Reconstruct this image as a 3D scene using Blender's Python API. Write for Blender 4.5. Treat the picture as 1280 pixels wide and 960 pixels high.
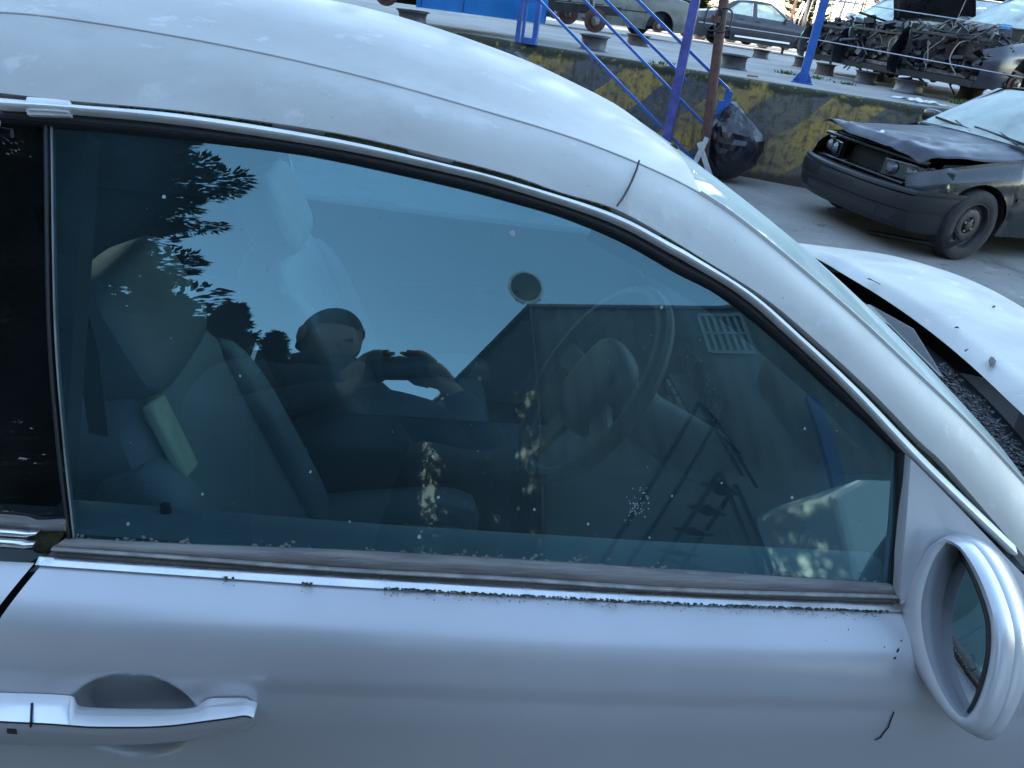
import bpy, bmesh, math, random
from math import sin, cos, tan, pi, radians, sqrt, exp, atan2, floor
from mathutils import Vector as V, Matrix, Euler, noise as mnoise

for o in list(bpy.data.objects):
    bpy.data.objects.remove(o)
SC = bpy.context.scene
COL = SC.collection
random.seed(7)

# ------------------------------------------------------------------ camera
FPX, PITCH, ROLL, YAW = 960.0, radians(27.5), radians(8), radians(8)
CAM = V((0, 0, 1.70))
FW = V((sin(YAW) * cos(PITCH), cos(YAW) * cos(PITCH), -sin(PITCH)))
RT = V((cos(YAW), -sin(YAW), 0))
UP = RT.cross(FW)
IR = RT * cos(ROLL) + UP * sin(ROLL)
IU = UP * cos(ROLL) - RT * sin(ROLL)
cam_d = bpy.data.cameras.new('camera')
cam_d.sensor_width = 36
cam_d.lens = FPX / 1280 * 36
cam_d.clip_start = 0.01
cam_d.clip_end = 3000
cam_o = bpy.data.objects.new('camera', cam_d)
COL.objects.link(cam_o)
cam_o.matrix_world = Matrix(((IR.x, IU.x, -FW.x, CAM.x), (IR.y, IU.y, -FW.y, CAM.y),
                             (IR.z, IU.z, -FW.z, CAM.z), (0, 0, 0, 1)))
SC.camera = cam_o

# ------------------------------------------------------------------ light
SUN_EL, SUN_AZ = radians(21), V((-0.95, -0.31, 0)).normalized()
SUN_DIR = V((SUN_AZ.x * cos(SUN_EL), SUN_AZ.y * cos(SUN_EL), sin(SUN_EL)))
w = bpy.data.worlds.new('World')
SC.world = w
w.use_nodes = True
nt = w.node_tree
sky = nt.nodes.new('ShaderNodeTexSky')
sky.sky_type = 'NISHITA'
sky.sun_disc = False
sky.sun_elevation = SUN_EL
sky.sun_rotation = atan2(SUN_DIR.x, SUN_DIR.y)
sky.air_density = 1.0
sky.dust_density = 0.15
sky.ozone_density = 1.5
nt.nodes['Background'].inputs[1].default_value = 0.13
wb = nt.nodes.new('ShaderNodeMix'); wb.data_type = 'RGBA'; wb.blend_type = 'MULTIPLY'; wb.inputs[0].default_value = 1
wb.inputs[7].default_value = (1.08, 1.02, .94, 1)                     # one even white balance for the whole sky
nt.links.new(sky.outputs[0], wb.inputs[6]); nt.links.new(wb.outputs[2], nt.nodes['Background'].inputs[0])
sun_d = bpy.data.lights.new('sun', 'SUN')
sun_d.energy = 4.2
sun_d.angle = radians(0.5)
sun_d.color = (1.0, 0.86, 0.68)
sun_o = bpy.data.objects.new('sun', sun_d)
COL.objects.link(sun_o)
sun_o.rotation_euler = (-SUN_DIR).to_track_quat('-Z', 'Y').to_euler()
sun_o.location = SUN_DIR * 60
SC.view_settings.view_transform = 'Standard'
SC.view_settings.look = 'None'
SC.view_settings.exposure = 2.92
SC.view_settings.gamma = 1
SC.view_settings.use_curve_mapping = False
SC.cycles.use_denoising = True
SC.cycles.max_bounces = 10
SC.cycles.transparent_max_bounces = 16
SC.cycles.caustics_reflective = False
SC.cycles.caustics_refractive = False

# ------------------------------------------------------------------ pixel rays (photo pixels, 1280 x 960)
def ray(px, py):
    return (FW + IR * ((px - 640) / FPX) + IU * ((480 - py) / FPX)).normalized()
def ony(px, py, y):
    d = ray(px, py); return CAM + d * ((y - CAM.y) / d.y)
def onz(px, py, z):
    d = ray(px, py); return CAM + d * ((z - CAM.z) / d.z)
def onplane(px, py, p0, nn):
    d = ray(px, py); return CAM + d * ((p0 - CAM).dot(nn) / d.dot(nn))
# the side glass of the silver car: a cylinder of radius GR, closest to the lens along this pixel
GN = -ray(510, 462)
G0 = CAM - GN * 0.95
GR = 2.6
GX = (V((1, 0, 0)) - GN * GN.x).normalized()
GC = G0 - GN * GR
def ong(px, py, off=0.0):
    d = ray(px, py); o = CAM - GC
    dd = d - GX * d.dot(GX); oo = o - GX * o.dot(GX)
    a = dd.dot(dd); b = 2 * dd.dot(oo); c = oo.dot(oo) - (GR + off) ** 2
    return CAM + d * ((-b - sqrt(b * b - 4 * a * c)) / (2 * a))
def gnorm(p):
    m = p - GC; m -= GX * m.dot(GX); return m.normalized()
def refl(px, py, dist):
    p = ong(px, py); d = ray(px, py); m = gnorm(p)
    return p + (d - m * (2 * d.dot(m))) * dist

def lerp(a, b, t): return a + (b - a) * t
def sstep(a, b, x):
    t = min(1, max(0, (x - a) / (b - a))); return t * t * (3 - 2 * t)
def interp(pts, x):
    if x <= pts[0][0]:
        a, b = pts[0], pts[1]
    elif x >= pts[-1][0]:
        a, b = pts[-2], pts[-1]
    else:
        for a, b in zip(pts, pts[1:]):
            if a[0] <= x <= b[0]: break
    return a[1] + (b[1] - a[1]) * (x - a[0]) / (b[0] - a[0])
def spline(pts, n):
    """Catmull-Rom through points (tuples or vectors), n samples evenly by length"""
    P = [V(p) for p in pts]
    P = [P[0] * 2 - P[1]] + P + [P[-1] * 2 - P[-2]]
    out = []
    for i in range(1, len(P) - 2):
        a, b, c, d = P[i - 1:i + 3]
        for k in range(12):
            t = k / 12
            out.append(0.5 * ((2 * b) + (c - a) * t + (2 * a - 5 * b + 4 * c - d) * t * t + (3 * b - a - 3 * c + d) * t ** 3))
    out.append(P[-2])
    L = [0]
    for a, b in zip(out, out[1:]): L.append(L[-1] + (b - a).length)
    res = []; j = 0
    for i in range(n):
        s = L[-1] * i / (n - 1)
        while j < len(L) - 2 and L[j + 1] < s: j += 1
        t = (s - L[j]) / max(1e-9, L[j + 1] - L[j])
        res.append(out[j].lerp(out[j + 1], min(1, t)))
    return res

# ------------------------------------------------------------------ mesh builder
class MB:
    def __init__(s): s.v = []; s.f = []
    def add(s, vs, fs):
        o = len(s.v); s.v += [tuple(p) for p in vs]; s.f += [tuple(i + o for i in f) for f in fs]; return s
    def box(s, c, d, rot=None, taper=1.0):
        x, y, z = d[0] / 2, d[1] / 2, d[2] / 2
        vs = [V((sx * x * (taper if sz > 0 else 1), sy * y * (taper if sz > 0 else 1), sz * z)) for sz in (-1, 1) for sy in (-1, 1) for sx in (-1, 1)]
        if rot is not None: vs = [rot @ p for p in vs]
        c = V(c)
        return s.add([p + c for p in vs], [(0, 2, 3, 1), (4, 5, 7, 6), (0, 1, 5, 4), (2, 6, 7, 3), (0, 4, 6, 2), (1, 3, 7, 5)])
    def beam(s, a, b, w, h, up=(0, 0, 1)):
        a = V(a); b = V(b); d = (b - a); L = d.length; d.normalize()
        u = V(up); sd = d.cross(u)
        if sd.length < 1e-4: sd = d.cross(V((0, 1, 0)))
        sd.normalize(); u = sd.cross(d)
        vs = []
        for p in (a, b):
            for i, j in ((-1, -1), (1, -1), (1, 1), (-1, 1)): vs.append(p + sd * (w / 2 * i) + u * (h / 2 * j))
        return s.add(vs, [(0, 1, 2, 3), (7, 6, 5, 4), (0, 4, 5, 1), (1, 5, 6, 2), (2, 6, 7, 3), (3, 7, 4, 0)])
    def tube(s, path, r, n=8, cap=True, closed=False):
        path = [V(p) for p in path]; m = len(path)
        rr = r if isinstance(r, (list, tuple)) else [r] * m
        rings = []; prev = None
        for i, p in enumerate(path):
            if closed: t = path[(i + 1) % m] - path[i - 1]
            else: t = path[min(i + 1, m - 1)] - path[max(i - 1, 0)]
            t.normalize()
            if prev is None:
                u = t.cross(V((0, 0, 1)))
                if u.length < 1e-3: u = t.cross(V((1, 0, 0)))
            else: u = prev - t * prev.dot(t)
            u.normalize(); prev = u; w_ = t.cross(u)
            rings.append([p + (u * cos(2 * pi * k / n) + w_ * sin(2 * pi * k / n)) * rr[i] for k in range(n)])
        vs = [q for g in rings for q in g]; fs = []
        for i in range(m if closed else m - 1):
            for k in range(n):
                j = (i + 1) % m
                fs.append((i * n + k, i * n + (k + 1) % n, j * n + (k + 1) % n, j * n + k))
        if cap and not closed:
            fs.append(tuple(range(n - 1, -1, -1))); fs.append(tuple((m - 1) * n + k for k in range(n)))
        return s.add(vs, fs)
    def grid(s, rows, closed=False):
        m = len(rows); n = len(rows[0]); fs = []
        for i in range(m - 1):
            for k in range(n if closed else n - 1):
                fs.append((i * n + k, i * n + (k + 1) % n, (i + 1) * n + (k + 1) % n, (i + 1) * n + k))
        return s.add([p for r in rows for p in r], fs)
    def lathe(s, prof, c=(0, 0, 0), axis='z', n=24, rot=None):
        """prof: (radius, height)"""
        rows = []
        for r, h in prof:
            row = []
            for k in range(n):
                a = 2 * pi * k / n
                p = V((r * cos(a), r * sin(a), h))
                if axis == 'y': p = V((p.x, p.z, -p.y))
                if axis == 'x': p = V((p.z, p.x, p.y))
                if rot is not None: p = rot @ p
                row.append(p + V(c))
            rows.append(row)
        return s.grid(rows, closed=True)
    def prism(s, poly, d):
        """poly: list of 3D points, extruded by vector d"""
        n = len(poly); d = V(d); P = [V(p) for p in poly]
        vs = P + [p + d for p in P]
        return s.add(vs, [tuple(range(n))[::-1], tuple(range(n, 2 * n))] + [(i, (i + 1) % n, n + (i + 1) % n, n + i) for i in range(n)])
    def blob(s, c, r, seed=0, amp=0.25, fr=2.0, sub=2, sc=(1, 1, 1), rot=None):
        bm = bmesh.new(); bmesh.ops.create_icosphere(bm, subdivisions=sub, radius=1)
        vs = []
        for v in bm.verts:
            k = 1 + amp * mnoise.noise(v.co * fr + V((seed * 3.1, seed, seed * 7.7)))
            p = V((v.co.x * sc[0], v.co.y * sc[1], v.co.z * sc[2])) * (r * k)
            if rot is not None: p = rot @ p
            vs.append(p + V(c))
        fs = [tuple(v.index for v in f.verts) for f in bm.faces]
        bm.free(); return s.add(vs, fs)

def link(name, mb, mat, parent=None, smooth=True, kind=None, bevel=0, angle=35, fixn=True, solid=0):
    me = bpy.data.meshes.new(name)
    off = V((0, 0, 0))
    if parent is None and mb.v and kind != 'structure':
        xs = [p[0] for p in mb.v]; ys = [p[1] for p in mb.v]; zs = [p[2] for p in mb.v]
        off = V(((min(xs) + max(xs)) / 2, (min(ys) + max(ys)) / 2, min(zs)))
    me.from_pydata([tuple(V(p) - off) for p in mb.v] if off.length else mb.v, [], mb.f)
    if fixn:
        bm = bmesh.new(); bm.from_mesh(me); bmesh.ops.recalc_face_normals(bm, faces=bm.faces); bm.to_mesh(me); bm.free()
    o = bpy.data.objects.new(name, me); COL.objects.link(o); o.location = off
    for m in (mat if isinstance(mat, (list, tuple)) else [mat]): me.materials.append(m)
    if smooth:
        me.shade_smooth()
        try: me.set_sharp_from_angle(angle=radians(angle))
        except Exception: pass
    if solid:
        md = o.modifiers.new('solid', 'SOLIDIFY'); md.thickness = solid; md.offset = 0
    if bevel:
        md = o.modifiers.new('bevel', 'BEVEL'); md.width = bevel; md.segments = 2; md.limit_method = 'ANGLE'; md.angle_limit = radians(40)
    if parent is not None:
        o.parent = parent
        if parent.get('_w'): o.matrix_parent_inverse = Matrix.Translation(-V(parent.location))
    if kind: o['kind'] = kind
    return o
def tag(o, label, cat, group=None):
    o['label'] = label; o['category'] = cat
    if group: o['group'] = group
    return o
def thing(name, label, cat, loc=(0, 0, 0), rotz=0, group=None, world=False):
    o = bpy.data.objects.new(name, None); COL.objects.link(o)
    o.location = loc; o.rotation_euler = (0, 0, rotz); o.empty_display_size = 0.2
    if world: o['_w'] = 1
    return tag(o, label, cat, group)
def dup(o, parent=None):
    c = o.copy(); COL.objects.link(c)
    if parent is not None: c.parent = parent
    for ch in [x for x in COL.objects if x.parent == o]: dup(ch, c)
    return c

# ------------------------------------------------------------------ materials
def mat(name, col, rough=0.5, metal=0.0, var=0.0, scale=8.0, col2=None, bump=0.0, bscale=60.0, coat=0.0, spec=0.5, stretch=(1, 1, 1), thr=(0.35, 0.65), rvar=0.0, speck=0, speckcol=(0.1, 0.09, 0.06), speckscale=90, wear=None):
    m = bpy.data.materials.new(name); m.use_nodes = True
    nt = m.node_tree; N = nt.nodes; L = nt.links; b = N['Principled BSDF']
    b.inputs['Base Color'].default_value = (*col, 1); b.inputs['Roughness'].default_value = rough
    b.inputs['Metallic'].default_value = metal; b.inputs['Specular IOR Level'].default_value = spec
    b.inputs['Coat Weight'].default_value = coat; b.inputs['Coat Roughness'].default_value = 0.12
    tc = N.new('ShaderNodeTexCoord'); mp = N.new('ShaderNodeMapping'); mp.inputs['Scale'].default_value = stretch
    L.new(tc.outputs['Object'], mp.inputs['Vector'])
    def nz(sc, det=6, ro=0.6):
        n = N.new('ShaderNodeTexNoise'); n.inputs['Scale'].default_value = sc; n.inputs['Detail'].default_value = det
        n.inputs['Roughness'].default_value = ro; L.new(mp.outputs[0], n.inputs['Vector']); return n
    cur = None
    def mixc(fac, a, bcol):
        mx = N.new('ShaderNodeMix'); mx.data_type = 'RGBA'
        L.new(fac, mx.inputs[0])
        if a is None: mx.inputs[6].default_value = (*col, 1)
        else: L.new(a, mx.inputs[6])
        mx.inputs[7].default_value = (*bcol, 1); return mx.outputs[2]
    def ramp(src, a, bb):
        r = N.new('ShaderNodeMapRange'); r.inputs[1].default_value = a; r.inputs[2].default_value = bb
        r.interpolation_type = 'SMOOTHSTEP'; L.new(src, r.inputs[0]); return r.outputs[0]
    if var or col2:
        n = nz(scale)
        c2 = col2 or tuple(max(0, c * (1 - var)) for c in col)
        cur = mixc(ramp(n.outputs[0], *thr), cur, c2)
    if wear:
        for (wc, ws, a, bb) in wear:
            cur = mixc(ramp(nz(ws, 8, 0.65).outputs[0], a, bb), cur, wc)
    if speck:
        cur = mixc(ramp(nz(speckscale, 2).outputs[0], 1 - speck, 1 - speck + 0.04), cur, speckcol)
    if cur is not None: L.new(cur, b.inputs['Base Color'])
    if rvar:
        r = N.new('ShaderNodeMapRange'); r.inputs[3].default_value = max(0.02, rough - rvar); r.inputs[4].default_value = min(1, rough + rvar)
        r.inputs[1].default_value = .3; r.inputs[2].default_value = .7
        L.new(nz(scale * 1.7).outputs[0], r.inputs[0]); L.new(r.outputs[0], b.inputs['Roughness'])
    if bump:
        bp = N.new('ShaderNodeBump'); bp.inputs['Strength'].default_value = bump; bp.inputs['Distance'].default_value = 0.01
        L.new(nz(bscale).outputs[0], bp.inputs['Height']); L.new(bp.outputs[0], b.inputs['Normal'])
    return m
def glass(name, tint, ior=1.8, dust=0.05, dust_haze_col=(.5, .55, .55), dscale=9.0, rough=0.0, thr=(.4, .75), gcol=(1, 1, 1)):
    """thin sheet: both faces' reflection in one, tinted see-through, a film of dust and haze"""
    m = bpy.data.materials.new(name); m.use_nodes = True
    nt = m.node_tree; N = nt.nodes; L = nt.links
    N.remove(N['Principled BSDF']); out = N['Material Output']
    tr = N.new('ShaderNodeBsdfTransparent'); tr.inputs[0].default_value = (*tint, 1)
    gl = N.new('ShaderNodeBsdfGlossy'); gl.inputs['Roughness'].default_value = rough; gl.inputs[0].default_value = (*gcol, 1)
    fr = N.new('ShaderNodeFresnel'); fr.inputs[0].default_value = ior
    geo = N.new('ShaderNodeNewGeometry')
    # a sheet has no inside: look at it from either side with the same angle
    vm = N.new('ShaderNodeVectorMath'); vm.operation = 'DOT_PRODUCT'
    L.new(geo.outputs['Normal'], vm.inputs[0]); L.new(geo.outputs['Incoming'], vm.inputs[1])
    ab = N.new('ShaderNodeMath'); ab.operation = 'ABSOLUTE'; L.new(vm.outputs['Value'], ab.inputs[0])
    om = N.new('ShaderNodeMath'); om.operation = 'SUBTRACT'; om.inputs[0].default_value = 1; L.new(ab.outputs[0], om.inputs[1])
    pw = N.new('ShaderNodeMath'); pw.operation = 'POWER'; pw.inputs[1].default_value = 5; L.new(om.outputs[0], pw.inputs[0])
    r0 = ((ior - 1) / (ior + 1)) ** 2
    ma = N.new('ShaderNodeMath'); ma.operation = 'MULTIPLY_ADD'; ma.inputs[1].default_value = 1 - r0; ma.inputs[2].default_value = r0
    L.new(pw.outputs[0], ma.inputs[0]); N.remove(fr)
    mx = N.new('ShaderNodeMixShader'); L.new(ma.outputs[0], mx.inputs[0]); L.new(tr.outputs[0], mx.inputs[1]); L.new(gl.outputs[0], mx.inputs[2])
    df = N.new('ShaderNodeBsdfDiffuse'); df.inputs[0].default_value = (*dust_haze_col, 1)
    tl = N.new('ShaderNodeBsdfTranslucent'); tl.inputs[0].default_value = (*dust_haze_col, 1)
    dm = N.new('ShaderNodeMixShader'); dm.inputs[0].default_value = 0.4; L.new(df.outputs[0], dm.inputs[1]); L.new(tl.outputs[0], dm.inputs[2])
    tc = N.new('ShaderNodeTexCoord'); n = N.new('ShaderNodeTexNoise'); n.inputs['Scale'].default_value = dscale; n.inputs['Detail'].default_value = 8
    L.new(tc.outputs['Object'], n.inputs['Vector'])
    rg = N.new('ShaderNodeMapRange'); rg.inputs[1].default_value = thr[0]; rg.inputs[2].default_value = thr[1]
    rg.inputs[3].default_value = dust * 0.35; rg.inputs[4].default_value = min(1, dust * 1.6); L.new(n.outputs[0], rg.inputs[0])
    n2 = N.new('ShaderNodeTexNoise'); n2.inputs['Scale'].default_value = 160; n2.inputs['Detail'].default_value = 2
    L.new(tc.outputs['Object'], n2.inputs['Vector'])
    r2 = N.new('ShaderNodeMapRange'); r2.inputs[1].default_value = .73; r2.inputs[2].default_value = .78; r2.inputs[4].default_value = min(.35, dust * 4); L.new(n2.outputs[0], r2.inputs[0])
    sm = N.new('ShaderNodeMath'); sm.operation = 'ADD'; sm.use_clamp = True; L.new(rg.outputs[0], sm.inputs[0]); L.new(r2.outputs[0], sm.inputs[1])
    m2 = N.new('ShaderNodeMixShader'); L.new(sm.outputs[0], m2.inputs[0]); L.new(mx.outputs[0], m2.inputs[1]); L.new(dm.outputs[0], m2.inputs[2])
    L.new(m2.outputs[0], out.inputs['Surface'])
    return m

M = {}
M['silver'] = mat('silver_paint', (.36, .352, .32), .58, .08, coat=.08, col2=(.44, .435, .40), scale=3.5, thr=(.42, .72), rvar=.1, bump=.02, bscale=220,
                  wear=[((.31, .305, .28), 5, .54, .74), ((.46, .455, .42), 11, .585, .68), ((.47, .465, .43), 34, .63, .72)], speck=.26, speckcol=(.16, .15, .12), speckscale=130)
M['silver_clean'] = mat('silver_paint_door', (.46, .465, .475), .36, .25, coat=.5, col2=(.50, .505, .515), scale=2.5, rvar=.06, bump=.03, bscale=700, speck=.235, speckcol=(.2, .19, .17), speckscale=120)
M['chrome'] = mat('dull_chrome', (.78, .78, .78), .22, .95, var=.12, scale=20, rvar=.1)
M['alu'] = mat('weathered_aluminium', (.80, .80, .79), .45, .0, var=.12, scale=30, rvar=.1)
M['rubber'] = mat('black_rubber', (.012, .012, .014), .5, 0, var=.3, scale=40, bump=.1)
M['belt_rubber'] = mat('dirty_belt_rubber', (.13, .115, .115), .75, 0, col2=(.24, .225, .205), scale=22, stretch=(.25, 3, 3), bump=.3, bscale=150, speck=.36, speckcol=(.24, .23, .18), speckscale=80)
M['moss'] = mat('moss', (.022, .026, .010), .95, 0, col2=(.055, .06, .02), scale=60, bump=.6, bscale=200)
M['black_plastic'] = mat('black_plastic', (.022, .022, .026), .5, 0, var=.3, scale=25, bump=.05, speck=.3, speckcol=(.15, .15, .15), speckscale=150)
M['dark'] = mat('dark_cavity', (.012, .012, .013), .8)
M['mirror'] = mat('mirror_glass', (.42, .46, .50), .03, 1.0)
M['bezel'] = mat('shaded_mirror_bezel', (.20, .21, .22), .45, 0, var=.15, bump=.05, bscale=300)  # the shading inside the rim is put into this darker grey
M['bright'] = mat('sky_bright_handle_trim', (.86, .86, .86), .25, .35, coat=.4)  # sky reflection on the chrome is put into the bright base colour
M['leather'] = mat('grey_leather', (.20, .23, .245), .5, 0, var=.2, scale=6, bump=.12, bscale=260)
M['leather_dark'] = mat('dark_leather', (.028, .032, .036), .5, 0, var=.2, scale=6, bump=.1, bscale=260)
M['headliner'] = mat('headliner_cloth', (.34, .36, .36), .9, 0, bump=.1, bscale=400)
M['dash'] = mat('dark_dashboard_plastic', (.035, .04, .045), .55, 0, var=.2, bump=.1, bscale=300)
M['doorcard'] = mat('pale_door_trim', (.17, .20, .20), .6, 0, var=.15, scale=5, bump=.08, bscale=300)
M['pale_plastic'] = mat('cream_plastic', (.70, .70, .48), .5, 0, var=.2, scale=15)
M['glass_door'] = glass('side_window_glass', (.38, .54, .58), 2.1, dust=.14, dust_haze_col=(.19, .36, .45), dscale=3.2, gcol=(.56, .95, 1))  # sky haze on the pane is put into the bluish dust colour
M['glass_dark'] = glass('dark_window_glass', (.16, .20, .22), 1.7, dust=.02)
M['glass_frost'] = glass('frosty_windscreen_glass', (.62, .78, .76), 1.6, dust=.66, dust_haze_col=(.74, .84, .78), dscale=3, thr=(.2, .7))
M['steel'] = mat('grey_steel', (.32, .32, .33), .45, .6, var=.3, scale=15, wear=[((.16, .09, .05), 9, .56, .72)])
M['rust'] = mat('rust_brown_steel', (.12, .055, .04), .75, .1, col2=(.065, .035, .03), scale=14, bump=.35, bscale=70, wear=[((.22, .13, .09), 25, .62, .75)])
# ------------------------------------------------------------------ the silver coupe (world coordinates, x = its front)
def sgnp(c, e): return (abs(c) ** e) * (1 if c >= 0 else -1)
def squad(mb, c, r, e1=.4, e2=.4, rot=None, n=20, m=12):
    rows = []
    for i in range(m + 1):
        a = -pi / 2 + pi * i / m
        row = []
        for k in range(n):
            b = 2 * pi * k / n
            p = V((r[0] * sgnp(cos(a), e1) * sgnp(cos(b), e2), r[1] * sgnp(cos(a), e1) * sgnp(sin(b), e2), r[2] * sgnp(sin(a), e1)))
            if rot is not None: p = rot @ p
            row.append(p + V(c))
        rows.append(row)
    mb.grid(rows, closed=True); return mb
CY = 1.54
def mir(mb):
    o = MB(); o.v = [(p[0], 2 * CY - p[1], p[2]) for p in mb.v]; o.f = [tuple(reversed(f)) for f in mb.f]; return o
def ribbon(A, B, off, h, n=60, prof=6, power=.5, surf=None, base=.008, ramp=False, surf2=None, raw=False):
    mb = MB(); a2 = spline([(*p, 0) for p in A], n); b2 = spline([(*p, 0) for p in B], n)
    if raw: a2 = [V((*p, 0)) for p in A]; b2 = [V((*p, 0)) for p in B]; n = len(a2)
    rows = []
    for pa, pb in zip(a2, b2):
        if surf: a, na = surf(pa.x, pa.y); b, nb_ = (surf2 or surf)(pb.x, pb.y)
        else:
            a = ong(pa.x, pa.y, off); b = ong(pb.x, pb.y, off); na = gnorm(a); nb_ = gnorm(b)
        row = [a - na * base]
        for k in range(prof + 1):
            t = k / prof
            row.append(a.lerp(b, t) + na.lerp(nb_, t) * (h * (.1 + .9 * min(1, t / .8) - (.35 * (t - .8) / .2 if t > .8 else 0) if ramp else max(0, sin(pi * t)) ** power)))
        row.append(b - nb_ * base)
        rows.append(row)
    mb.grid(rows, closed=True)
    m = len(rows[0]); o = (n - 1) * m
    mb.f.append(tuple(range(m))); mb.f.append(tuple(o + k for k in reversed(range(m))))
    return mb

coupe = thing('silver_coupe', 'silver two-door coupe with frosted roof and large passenger window reflecting trees and sky', 'car', (0, CY, 0), world=True)

# traced edges (photo pixels)
E0 = [(0, 116), (90, 126), (233, 139), (420, 166), (560, 198), (640, 219), (700, 240), (767, 260), (827, 292), (873, 320), (953, 370), (1017, 423), (1087, 487), (1150, 552), (1184, 584), (1273, 687), (1290, 707)]
E1 = [(0, 14), (39, 19), (148, 35), (273, 57), (390, 82), (500, 110), (597, 138), (718, 174), (794, 204), (870, 238), (907, 263), (940, 288), (1000, 338), (1078, 405), (1135, 460), (1205, 525), (1270, 595), (1310, 640)]
NS = 90
e0p = spline([(*p, 0) for p in E0], NS); e1p = spline([(*p, 0) for p in E1], NS)
e0 = [ong(p.x, p.y, .014) for p in e0p]
e1 = []
for i in range(NS):
    T = (e0[min(i + 1, NS - 1)] - e0[max(0, i - 1)]).normalized()
    a = radians(lerp(24, 42, sstep(.4, 1, i / NS)))
    W = V((0, cos(a), sin(a))); W = (W - T * W.dot(T)).normalized()
    e1.append(onplane(e1p[i].x, e1p[i].y, e0[i], T.cross(W)))
rear0 = [V((-1.95, .90, 1.08)), V((-1.7, .93, 1.16)), V((-1.4, .957, 1.32)), V((-1.1, .972, 1.43)), V((-.8, .978, 1.49))]
d01 = e1[0] - e0[0]
rear1 = [V((-1.9, 1.03, 1.10)), V((-1.65, 1.06, 1.21)), V((-1.36, 1.075, 1.38)), V((-1.08, .972 + d01.y, 1.43 + d01.z)), V((-.79, .978 + d01.y, 1.49 + d01.z * .98))]
e0 = spline(rear0 + [e0[0]], 22)[:-1] + e0
e1 = spline(rear1 + [e1[0]], 22)[:-1] + e1
NT = len(e0)
for _ in range(10):
    e1 = [e1[0]] + [(e1[i - 1] + e1[i] * 2 + e1[i + 1]) / 4 for i in range(1, NT - 1)] + [e1[-1]]
hdr = 21 + min(range(NS), key=lambda i: abs(e1p[i].x - 873))
rhdr = min(range(NT), key=lambda i: abs(e1[i].x + 1.08))
# pillar and cant-rail panel
rows = []
for a, b in zip(e0, e1):
    nn = (b - a).cross(V((1, 0, 0))); nn.normalize()
    if nn.z < 0: nn = -nn
    row = [a + V((0, .012, -.012)), a + V((0, .004, -.002))]
    for k in range(9):
        t = k / 8
        row.append(a.lerp(b, t) + nn * (.010 * sin(pi * t) * (1 - .3 * t)))
    rows.append(row)
pil = MB().grid(rows)
pillar = link('pillar_panel', pil, M['silver'], coupe, angle=60)
link('pillar_panel', mir(pil), M['silver'], coupe, angle=60)
# roof and windscreen share one crowned shell
ZC = [(-1.95, 1.10), (-1.6, 1.30), (-1.3, 1.465), (-1.1, 1.55), (-.85, 1.605), (-.5, 1.630), (-.163, 1.622), (.131, 1.572), (.326, 1.512), (.523, 1.428), (.771, 1.288), (1.0, 1.135), (1.2, 1.0)]
zcs = spline([(x, 0, z) for x, z in ZC], 200)
zcl = [(p.x, p.z) for p in zcs]
def section(i, drop=0.0, n=14):
    p = e1[i]; bow = .10 * sstep(.15, .6, p.x) - .06 * sstep(-1.0, -1.7, p.x) if p.x > -1 else -.06 * sstep(1.0, 1.7, -p.x)
    xc = p.x + bow; zc = interp(zcl, xc)
    s1 = min(.45, max(.1, (zc - p.z) / (CY - p.y) * 1.7))
    P0 = p; P1 = p + V((bow * .5, .16, .16 * s1)); P3 = V((xc, CY, zc)); P2 = P3 - V((0, .26, 0))
    half = []
    for k in range(n + 1):
        t = k / n; u = 1 - t
        half.append(P0 * u ** 3 + P1 * 3 * u * u * t + P2 * 3 * u * t * t + P3 * t ** 3 - V((0, 0, drop)))
    return half + [V((q.x, 2 * CY - q.y, q.z)) for q in reversed(half[:-1])]
roof = link('roof_panel', MB().grid([section(i) for i in range(rhdr, hdr + 1)]), M['silver'], coupe, angle=60)
link('windscreen', MB().grid([section(i, .004) for i in range(hdr, NT)]), M['glass_frost'], coupe)
link('rear_window', MB().grid([section(i, .004) for i in range(0, rhdr + 1)]), M['glass_dark'], coupe)
link('headliner', MB().grid([section(i, .035)[1:-1] for i in range(rhdr, hdr + 1)]), M['headliner'], coupe)
# windscreen edge seal and roof ditch moulding
ws = MB().tube([e1[i] + V((0, .006, .001)) for i in range(hdr, NT)], .005, 6)
link('windscreen_seal', ws, M['silver'], coupe); link('windscreen_seal', mir(ws), M['silver'], coupe)
dt = MB().tube([e1[i] + V((0, .004, .001)) for i in range(6, hdr + 1)], .0018, 6)
link('roof_moulding', dt, M['silver'], coupe); link('roof_moulding', mir(dt), M['silver'], coupe)
# dark joint between roof rail and pillar
def onpil(px, py):
    # nearest station plane of the panel
    best = None
    for i in range(22, NT - 1):
        nn = (e1[i] - e0[i]).cross(e0[i + 1] - e0[i]).normalized()
        q = onplane(px, py, e0[i], nn); d = abs((q - e0[i]).dot((e0[i + 1] - e0[i]).normalized()))
        if best is None or d < best[0]: best = (d, q, nn if nn.y < 0 else -nn)
    return best[1] + best[2] * .0095, best[2]
link('panel_joint', ribbon([(794, 207), (790, 220), (783, 236), (775, 251), (767, 263)], [(796, 208), (792, 221), (785, 237), (777, 252), (769, 264)], 0, .0010, 14, 3, surf=onpil, base=.002), M['dark'], pillar)

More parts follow.
